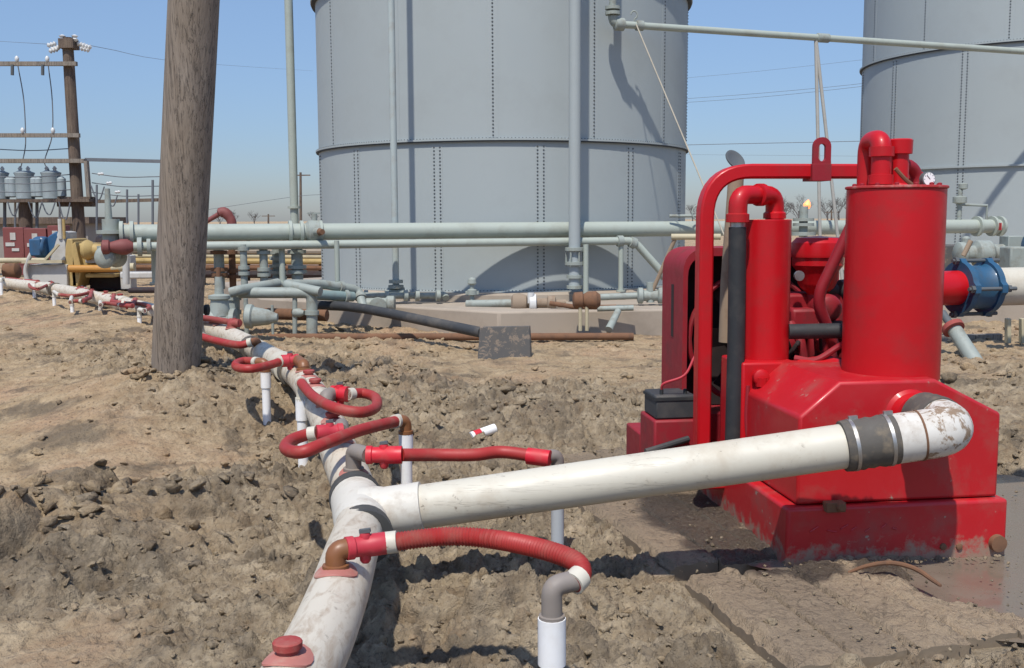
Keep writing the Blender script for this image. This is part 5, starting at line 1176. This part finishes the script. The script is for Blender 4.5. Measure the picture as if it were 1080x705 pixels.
# ------------------------------------------------------------------ substation, yellow engine skid and far background on the left
def substation():
    D = 32.0
    def at(px, py, d=D): return P(px, py, d)
    def z0(px, d=D): return gz(P(px, 260, d).x, d)
    # tall pole
    b0, tp = at(86, 285), at(71, 40)
    t = thing('utility_pole', 'tall dark utility pole leaning left with a ring of white insulators at its top', 'utility pole', b0)
    MB().cyl(b0, tp, .19, .16, seg=14).build('shaft', FARW, t)
    m = MB()
    for px, py in ((66, 39), (79, 39)): m.lathe(at(px, py + 5, D - .1), (0, 0, 1), [(0, .05), (.06, .1), (.1, .05), (.16, .1), (.2, .03)], 10)
    for sx, pts in ((-1, ((56, 46), (58, 52), (60, 50))), (1, ((84, 46), (90, 48), (88, 51)))):
        for px, py in pts: m.lathe(at(px - 3 * sx, py), (sx, 0, -.25), [(0, .04), (.05, .08), (.09, .04), (.14, .08), (.18, .04), (.23, .08), (.28, .02)], 10)
    m.build('insulator', INSUL, t)
    m = MB().box((at(66, 52).x - .02, D - .25, at(66, 52).z), (at(80, 40).x, D + .25, at(70, 42).z)); m.build('pole_cap', FARW, t)
    for (y, h, x1, lab) in ((67.5, .14, 81, 'upper grey timber crossarm of the switchyard with two hanging fuses'), (143, .12, 84, 'thin grey timber crossarm halfway down the leaning utility pole'), (170, .25, 90, 'broad grey timber beam above the transformers')):
        a, b_ = at(-40, y, D - .25), at(x1, y, D - .25)
        t = thing('crossarm', lab, 'crossarm', a); MB().bar(a, b_, h, .12).build('beam', BEAMW, t)
        if h < .2:
            for px in (18, 50):
                MB().lathe(at(px if y < 100 else px + 6, y - 2, D - .3), (0, 0, 1), [(0, .03), (.05, .06), (.12, .06), (.17, .03)], 10).build('insulator', INSUL, t)
                if y < 100: MB().cyl(at(px - 5, y + 1, D - .35), at(px - 5, y + 12, D - .35), .05, seg=8).build('fuse', BOLT, t)
    a, b_ = at(91, 170, D - .3), at(94, 208, D - .3); tag(MB().bar(a, b_, .17, .1).build('hanger_post', BEAMW), 'short grey timber post hanging from the right end of the broad beam', 'post')
    a, b_ = at(90, 168.5), at(195, 171); tag(MB().bar(a, b_, .1, .1).build('busbar', WIRE), 'dark straight bar running right from the broad beam towards the wooden pole', 'bar')
    # wires hanging and running
    def wire(pts, lab, r=.016, grp=None):
        o = MB().tube(smooth([P(*q) for q in pts], 5), r, 6).build('power_line', WIRE); tag(o, lab, 'wire', grp)
    wire([(19, 70, D), (25, 105, D), (27, 143, D), (26, 160, D), (21, 180, D)], 'drooping wire from the left fuse down to the left transformer')
    wire([(51, 70, D), (55, 105, D), (55, 143, D), (47, 170, D), (52, 180, D)], 'drooping wire from the right fuse down to the right transformer')
    wire([(-30, 156, D), (30, 159, D), (72, 157, D)], 'thin wire just above the broad beam')
    for i, y in enumerate((183, 193, 203)): wire([(97, y, D), (130, y + 4, D), (168, y + 3.5, D), (200, y + 4, D)], ['top', 'middle', 'lowest'][i] + ' of three dark wires running behind the wooden pole at platform height')
    for i, y in enumerate((186, 193, 202)): wire([(-20, y, D - 1), (30, y + 1, D - 1), (78, y - 2, D)], ['top', 'middle', 'lowest'][i] + ' of three dark wires passing in front of the transformers')
    wire([(94, 48, D), (200, 66, 60), (330, 75, 120)], 'faint wire leading right from the top of the leaning utility pole', .008)
    wire([(55, 47, D), (20, 45, 45), (-30, 42, 60)], 'faint wire leading left from the top of the leaning utility pole', .008)
    # platform with transformers
    a = at(-50, 211); b_ = at(168, 211)
    t = thing('transformer_platform', 'dark timber platform carrying the transformers on two posts', 'platform', at(27, 285))
    MB().box((a.x, D - .45, a.z - .09), (at(100, 211).x, D + .45, a.z)).build('deck', FARW, t); MB().bar(at(95, 213), b_, .13, .1).build('rail', FARW, t)
    MB().cyl(at(27, 288), at(27, 214), .2, seg=12).build('leg', FARW, t); MB().bar(at(62, 213), at(100, 213), .3, .3).build('brace', FARW, t)
    tr = None
    for i, px in enumerate((27, 55, 0)):
        c = at(px, 208.5); c.z = a.z + .003
        t = thing('transformer', ['middle grey can transformer on the dark platform', 'rightmost grey can transformer on the dark platform, beside the leaning pole', 'leftmost grey can transformer, cut by the left picture edge'][i], 'transformer', c, group='transformers on the platform')
        k = .92
        MB().lathe(c, (0, 0, 1), [(0, .24), (.02, .27), (.72, .27), (.78, .30), (.80, .30), (.84, .2), (.86, .02)], 20).build('can', TRAFO, t)
        m = MB()
        for s in (-1, 1):
            m.lathe(c + Vector((s * .34, -.08, .06)), (0, 0, 1), [(0, .05), (.03, .13), (.55, .13), (.62, .05)], 14); m.cyl(c + Vector((s * .34, -.08, .5)), c + Vector((s * .2, -.05, .58)), .04)
        m.build('radiator', TRAFO, t)
        m = MB()
        for s in (-.12, .12): m.lathe(c + Vector((s, 0, .8)), (0, 0, 1), [(0, .05), (.05, .08), (.08, .04), (.12, .07), (.2, .02)], 10)
        m.build('bushing', INSUL, t)
    # conduits below the platform
    for i, px in enumerate((5, 16, 39, 63, 79)):
        tag(MB().cyl(at(px, 255), at(px, 213), .035 if i % 2 else .05, seg=8).build('conduit', WIRE if i % 2 == 0 else GREYB), ['dark conduit under the platform nearest the left picture edge', 'pale conduit dropping to the left red cabinet', 'dark conduit dropping to the right red cabinet', 'pale conduit right of the red cabinets', 'dark conduit beside the leaning pole'][i], 'conduit')
    for i, (px, y0, y1, d) in enumerate(((102, 195, 245, 30), (134, 200, 236, 30), (146, 205, 238, 31), (161, 190, 290, 26))):
        tag(MB().cyl(P(px, y1, d), P(px, y0, d), .032, seg=8).build('iron_post', WIRE), ['thin dark post under the wires right of the leaning pole', 'thin pale topped post behind the left end of the pipeline', 'thin dark post between the pipeline end and the wooden pole', 'tall dark post close to the left of the wooden pole'][i], 'post')
    for i, (xa, xb, y, dr_) in enumerate(((8, 20, 213, 14), (30, 44, 213, 16), (44, 58, 213, 13), (62, 74, 213, 18), (96, 110, 196, 14), (112, 124, 205, 12))):
        wire([(xa, y, D - .5), ((xa * 2 + xb) / 3, y + dr_ * .85, D - .5), ((xa + 2 * xb) / 3, y + dr_, D - .5), (xb, y + 1, D - .5)], ['cable loop hanging under the platform nearest the left edge', 'cable loop hanging under the platform below the middle transformer', 'cable loop hanging under the platform between two transformers', 'cable loop hanging under the platform beside the leaning pole', 'small cable loop on the wires just right of the hanger post', 'second small cable loop on the wires right of the hanger post'][i], .02)
    for i, px in enumerate((103, 112, 121)):
        tag(MB().lathe(at(px, 184 + i * 9.5, D - .15), (1, 0, .1), [(0, .02), (.04, .05), (.08, .03), (.12, .05), (.18, .02)], 8).build('line_insulator', INSUL), ['white insulator on the top wire right of the hanger post', 'white insulator on the middle wire right of the hanger post', 'white insulator on the lowest wire right of the hanger post'][i], 'insulator')
    # cabinets
    for i, (x0, x1, y0, y1) in enumerate(((5, 24, 240, 287), (27, 48, 241, 287), (52, 66, 238, 285))):
        a, b_ = at(x0, y1, 29), at(x1, y0, 29)
        t = thing('switch_cabinet', ['left one of the faded red switch cabinets under the platform', 'middle faded red switch cabinet with a pale panel, behind the blue motor', 'rightmost faded red switch cabinet, mostly hidden by the blue motor'][i], 'cabinet', a, group='red switch cabinets')
        MB().box((a.x, 29, a.z - .1), (b_.x, 29.5, b_.z)).build('cabinet_body', CABR, t, bev=.02)
        m = MB()
        for (fx, fz, w_, h_) in ((.5, .8, .3, .1), (.35, .62, .5, .05), (.6, .5, .4, .04)):
            x = a.x + (b_.x - a.x) * fx; z = a.z + (b_.z - a.z) * fz; m.box((x - w_ * .25, 28.98, z - h_), (x + w_ * .25, 29.01, z + h_))
        m.build('front_panel', GREYB, t); m = MB().box((a.x + .04, 28.99, a.z + .2), (b_.x - .04, 29.02, a.z + .5)); m.build('door', CABR, t)
    # low shed behind
    a, b_ = P(-260, 283, 45), P(92, 236, 45)
    t = thing('low_shed', 'long low grey brown shed behind the red switch cabinets', 'shed', a)
    MB().box((a.x, 45, -.2), (b_.x, 49, b_.z)).build('wall', paint('shed_wall', (.27, .245, .22), (.18, .15, .13), .5, .8, .8), t); MB().box((a.x - .2, 44.7, b_.z + .003), (b_.x + .2, 49.3, b_.z + .28)).build('roof', FARW, t)
    m = MB()
    for px in (-30, 20, 70): q = P(px, 255, 45); m.box((q.x - .4, 44.96, .2), (q.x + .4, 45.02, 1.6))
    m.build('door', BEAMW, t)
substation()

def engine_skid():
    D = 24.5
    def at(px, py, d=D): return P(px, py, d)
    # grey skid base with blue motor
    t = thing('engine_skid', 'yellow machine skid with pale grey base behind the left end of the header', 'machine', at(75, 303))
    a, b_ = at(32, 300), at(72, 279); MB().box((a.x, D - .1, a.z - .15), (b_.x, D + 1.0, b_.z)).build('skid_base', GREYB, t, bev=.02)
    a, b_ = at(28, 279), at(70, 276); MB().box((a.x, D - .25, b_.z - .03), (b_.x, D - .1, b_.z + .04)).build('base_rail', CREAM, t)
    MB().prism([at(52, 276), at(70, 276), at(68, 245), at(61, 244)], (0, .7, 0)).build('belt_guard', GREYB, t, bev=.02)
    MB().prism([at(68, 303), at(82, 303), at(80, 285), at(76, 252), at(70, 252), at(67, 275)], (0, .9, 0)).build('gear_case', YELL, t, bev=.03)
    MB().prism([at(76, 303), at(82, 303), at(86, 285), at(79, 255), at(76, 258)], (0, 1.0, 0)).build('frame_plate', YELL, t, bev=.02)
    a, b_ = at(78, 288), at(92, 257); MB().box((a.x, D + .2, a.z), (b_.x, D + 1.0, b_.z)).build('pump_body', YELL, t, bev=.05)
    m = MB().cyl(at(73, 283.5, D - .1), at(126, 283.5, D - .1), .085, seg=16); m.build('lower_pipe', ORAN, t); MB().cyl(at(118, 283, D - .1), at(142, 281.5, D - .1), .09).build('pipe_end', CREAM, t)
    m = MB().lathe(at(88, 264), (1, 0, 0), [(0, .2), (.1, .25), (.2, .2), (.25, .14), (.45, .14), (.5, .2), (.55, .2)], 18); m.cyl(at(96, 262), at(96, 272), .1); m.build('cylinder_head', YELL, t)
    a, b_ = at(88, 278), at(115, 272); MB().box((a.x, D + .1, a.z), (b_.x, D + .8, b_.z)).build('catwalk', GREYB, t, bev=.02); a, b_ = at(90, 293), at(120, 289); MB().box((a.x, D, a.z), (b_.x, D + .6, b_.z)).build('cross_member', YELL, t, bev=.02)
    a, b_ = at(122, 302), at(132, 270); MB().box((a.x, D + .3, a.z - .1), (b_.x, D + .7, b_.z)).build('end_stand', GREYB, t, bev=.02); a, b_ = at(84, 303), at(122, 288); MB().box((a.x, D + .6, a.z - .1), (b_.x, D + 1.1, b_.z)).build('shade_block', DARK, t)  # the dark block stands in for the shade low under the machine
    MB().bar(at(48, 274, D - .2), at(62, 258, D - .2), .07, .05).build('strut', CREAM, t)
    for px in (64, 68): MB().cyl(at(px, 252), at(px - 1, 231), .05 if px == 64 else .035, seg=8).build('stack', GREYB if px == 64 else YELL, t)
    m = MB(); m.lathe(at(36, 261), (1, 0, .0), [(0, .2), (.05, .25), (.3, .25), (.32, .18)], 16); m.box((at(36, 270).x, D - .25, at(36, 270).z), (at(47, 252).x, D + .3, at(47, 252).z)); m.prism([at(47, 268), at(54, 274), at(62, 250), at(59, 244), at(50, 250)], (0, .6, 0)); m.build('motor', BLUEM, t, bev=.03)
    MB().tube(smooth([at(30, 300, D - .2), at(27, 285, D - .2), at(33, 268, D - .2), at(45, 252, D - .1)], 5), .05, 10).build('hose', GREYB, t)
    tag(MB().cyl(P(-40, 275, 26), P(50, 275, 25), .065).build('flow_line', CREAM), 'cream pipe entering from the left picture edge towards the blue motor', 'pipe')
    tag(MB().lathe(P(4, 287, 26), (1, 0, .1), [(0, .12), (.04, .2), (.35, .2), (.4, .12)], 14).build('rusty_drum', RUST), 'small rusty drum on its side below the red cabinets', 'drum')
    a, b_ = at(133, 300, 20), at(133, 268, 20); tag(MB().cyl(a, b_, .065).build('pipe_support', GREYB), 'pale post under the valve at the left end of the pipelines', 'pipe support')
    # valves at the left ends of the two pipelines
    q = LP(134, zu); t = thing('gate_valve', 'grey flanged valve with red bonnet at the left ends of the pipelines', 'valve', q)
    m = MB(); m.cyl(q + Vector((-.22, 0, -.35)), q + Vector((-.22, 0, .2)), .12); flange(m, q + Vector((-.22, 0, .02)), (0, 0, 1), .2, .05); flange(m, q + Vector((-.22, 0, -.2)), (0, 0, 1), .2, .05); m.lathe(q + Vector((-.28, -.25, -.33)), (.2, 1, 0), [(0, .06), (.02, .12), (.06, .15), (.12, .15), (.16, .11), (.3, .11), (.34, .15), (.4, .15)], 20); m.cyl(q + Vector((-.25, 0, .2)), q + Vector((-.25, 0, .62)), .05, .035); m.build('valve_body', FITG, t)
    q2 = LP(140, zl, .16); MB().lathe(q2 - DIRP * .42, DIRP, [(0, .05), (.02, .1), (.1, .1), (.12, .07), (.26, .11), (.34, .11), (.42, .06)], 18).build('bonnet', CABR, t); flb = MB(); flange(flb, q2 + DIRP * .08, DIRP, .13, .06); flange(flb, q2 + DIRP * .2, DIRP, .11, .05); flb.build('flange', FITG, t)
    # red valves behind, upper right of them
    for i, (px, py) in enumerate(((150, 246), (158, 246))):
        tag(MB().lathe(P(px, py, 22), (1, 0, .3), [(0, .05), (.02, .13), (.14, .13), (.16, .06)], 14).build('red_valve', CABR), ['small red valve peeping over the thin pipeline, left of its twin', 'small red valve peeping over the thin pipeline against the wooden pole'][i], 'valve')
    q = P(232, 234, 22); o = MB().tube(smooth([P(214, 236, 22), P(226, 229, 22), P(236, 224, 22), P(243, 231, 22), P(245, 238, 22)], 5), [.05] * 8 + [.11] * 6 + [.1] * 7, 12).build('red_valve', CABR); tag(o, 'red hooked valve arm rising above the thick pipeline right of the wooden pole', 'valve')
    # far pipe rack seen under the pipelines
    t = thing('pipe_rack', 'far rack of cream and brown pipes seen under the pipelines', 'pipe rack', P(270, 300, 27))
    for k, (y, r, m_) in enumerate(((258, .06, CREAM), (264, .09, CONC), (270, .06, CREAM), (275, .08, YELL), (282, .07, RUST), (289, .1, DARK), (246, .06, CREAM))):
        MB().cyl(P(140, y, 27), P(345, y + 1, 27), r, seg=10).build('pipe', m_, t)
    m = MB()
    for px in (170, 215, 262, 300, 338): m.bar(P(px, 303, 27.2), P(px, 254, 27.2), .08, .08)
    m.build('upright', DARK, t)
    t = thing('concrete_barrier', 'low reddish brown bank of rubble behind the far pipe rack', 'wall', P(270, 290, 33))
    a, b_ = P(100, 285, 33), P(400, 247, 33); MB().box((a.x, 33, -.3), (b_.x, 34.5, b_.z)).build('wall', paint('rubble', (.30, .215, .17), (.18, .13, .1), .7, .9, 1.4, var=.3, bmp=.6), t, bev=.15)
    for i, (px, py, s, m_) in enumerate(((152, 312, .12, DARK), (148, 296, .2, GREYB))):
        q = P(px, py - 6, 17.0 if i == 0 else 22); tag(MB().box((q.x - s * 2, q.y - .1, q.z - s * .4), (q.x + s * 2, q.y + .2, q.z + s * .3)).build(['scrap_iron', 'steel_panel'][i], m_, bev=.03), ['dark scrap of iron lying on the soil left of the wooden pole', 'pale steel panel lying behind the scrap iron'][i], 'scrap')
engine_skid()

def far():
    # bare trees on the horizon, gas flare, power lines and poles
    def tree(px, h, d, lab, k):
        R = random.Random(k); b0 = P(px, 239, d); b0.z = 0
        t = thing('bare_tree', lab, 'tree', b0, group='bare trees on the horizon')
        MB().tube([b0, b0 + Vector((.1, 0, h * .25)), b0 + Vector((0, 0, h * .45))], [h * .03, h * .022, h * .015], 8).build('trunk', TWIG, t)
        m = MB()
        def br(p_, dv, l, r, n):
            q = p_ + dv * l; m.tube([p_, q], [r, r * .6], 4, False)
            if n == 0: return
            for _ in range(3 if n > 1 else 4):
                br(p_ + dv * l * R.uniform(.5, 1), (dv + Vector((R.uniform(-.8, .8), R.uniform(-.8, .8), R.uniform(-.15, .5)))).normalized(), l * R.uniform(.55, .8), r * .6, n - 1)
        for _ in range(6): br(b0 + Vector((0, 0, h * R.uniform(.2, .42))), Vector((R.uniform(-.7, .7), R.uniform(-.7, .7), 1)).normalized(), h * .24, h * .008, 4)
        m.build('crown', TWIG, t)
    n = 0
    labs = {842: 'bare tree just left of the gas flare stack', 872: 'bare tree right of the gas flare, between the two props', 884: 'bare tree seen against the upright red drum', 900: 'bare tree hidden behind the red drum', 826: 'bare tree above the slim red drum', 232: 'bare tree just right of the wooden pole', 246: 'small bare tree above the thick pipeline', 268: 'low bare tree halfway between wooden pole and tank', 330: 'bare tree touching the left side of the big tank', 730: 'bare tree touching the right side of the big tank'}
    for px, lab in labs.items(): n += 1; tree(px, 6.5 if px > 700 else 4.6, 170 + 9 * n, lab, n)
    b0 = P(850, 239, 95); b0.z = 0
    t = thing('gas_flare', 'slim flare stack with a small orange flame on the horizon', 'flare stack', b0)
    tp = P(850, 221, 95); MB().cyl(b0, tp, .13, .1, seg=10).build('stack', GREYB, t)
    fm, ft, fb = mat('flame'); fb.inputs['Base Color'].default_value = (1, .3, .1, 1); fb.inputs['Emission Color'].default_value = (1, .22, .08, 1); fb.inputs['Emission Strength'].default_value = 1.6
    c = tp; MB().lathe(c + Vector((0, 0, .0)), (.25, 0, 1), [(0, .08), (.15, .3), (.4, .36), (.7, .2), (.9, .02)], 12).build('flame', fm, t)
    def wire(pts, lab, r):
        o = MB().tube(smooth([P(*q) for q in pts], 5), r, 5).build('power_line', WIRE); tag(o, lab, 'wire', 'far power lines')
    wire([(560, 158, 120), (728, 153, 110), (912, 149, 100), (1000, 146, 95)], 'lowest dark power line between the two tanks', .03)
    wire([(560, 118, 130), (728, 108, 115), (820, 101, 107), (912, 91, 100), (1000, 80, 95)], 'lower of the close pair of faint power lines between the tanks', .018)
    wire([(560, 115, 130), (728, 104, 115), (820, 97, 107), (912, 88, 100), (1000, 76, 95)], 'upper of the close pair of faint power lines between the tanks', .018)
    wire([(560, 92, 130), (728, 82, 115), (912, 63, 100), (1000, 50, 95)], 'highest faint power line between the tanks, under the overhead pipe', .012)
    wire([(700, 163, 140), (912, 165, 120), (1000, 166, 115)], 'faint power line running just above the red lifting frame', .012)
    wire([(180, 227, 120), (221, 221, 115), (308, 208, 110), (345, 205, 108), (420, 200, 105)], 'faint sloping power line between the wooden pole and the big tank', .022)
    for i, (px, y, lab) in enumerate(((317, 182, 'distant power pole hidden by the tall vent pipe, with a short crossarm'), (283, 226, 'tiny distant pole on the horizon left of the vent pipe'), (877, 222, 'tiny distant pole between the two props'))):
        d = 110 if i == 0 else 160; b0 = P(px, 240, d); b0.z = 0; tp = P(px, y, d)
        t = thing('utility_pole', lab, 'utility pole', b0); MB().cyl(b0, tp, .16, .12, seg=8).build('shaft', FARW, t); q = tp - Vector((0, 0, .3)); MB().bar(q - Vector((1.0, 0, 0)), q + Vector((1.0, 0, 0)), .14, .12).build('crossarm', FARW, t)
far()
for o in list(COL.objects):
    if 'org' in o: del o['org']
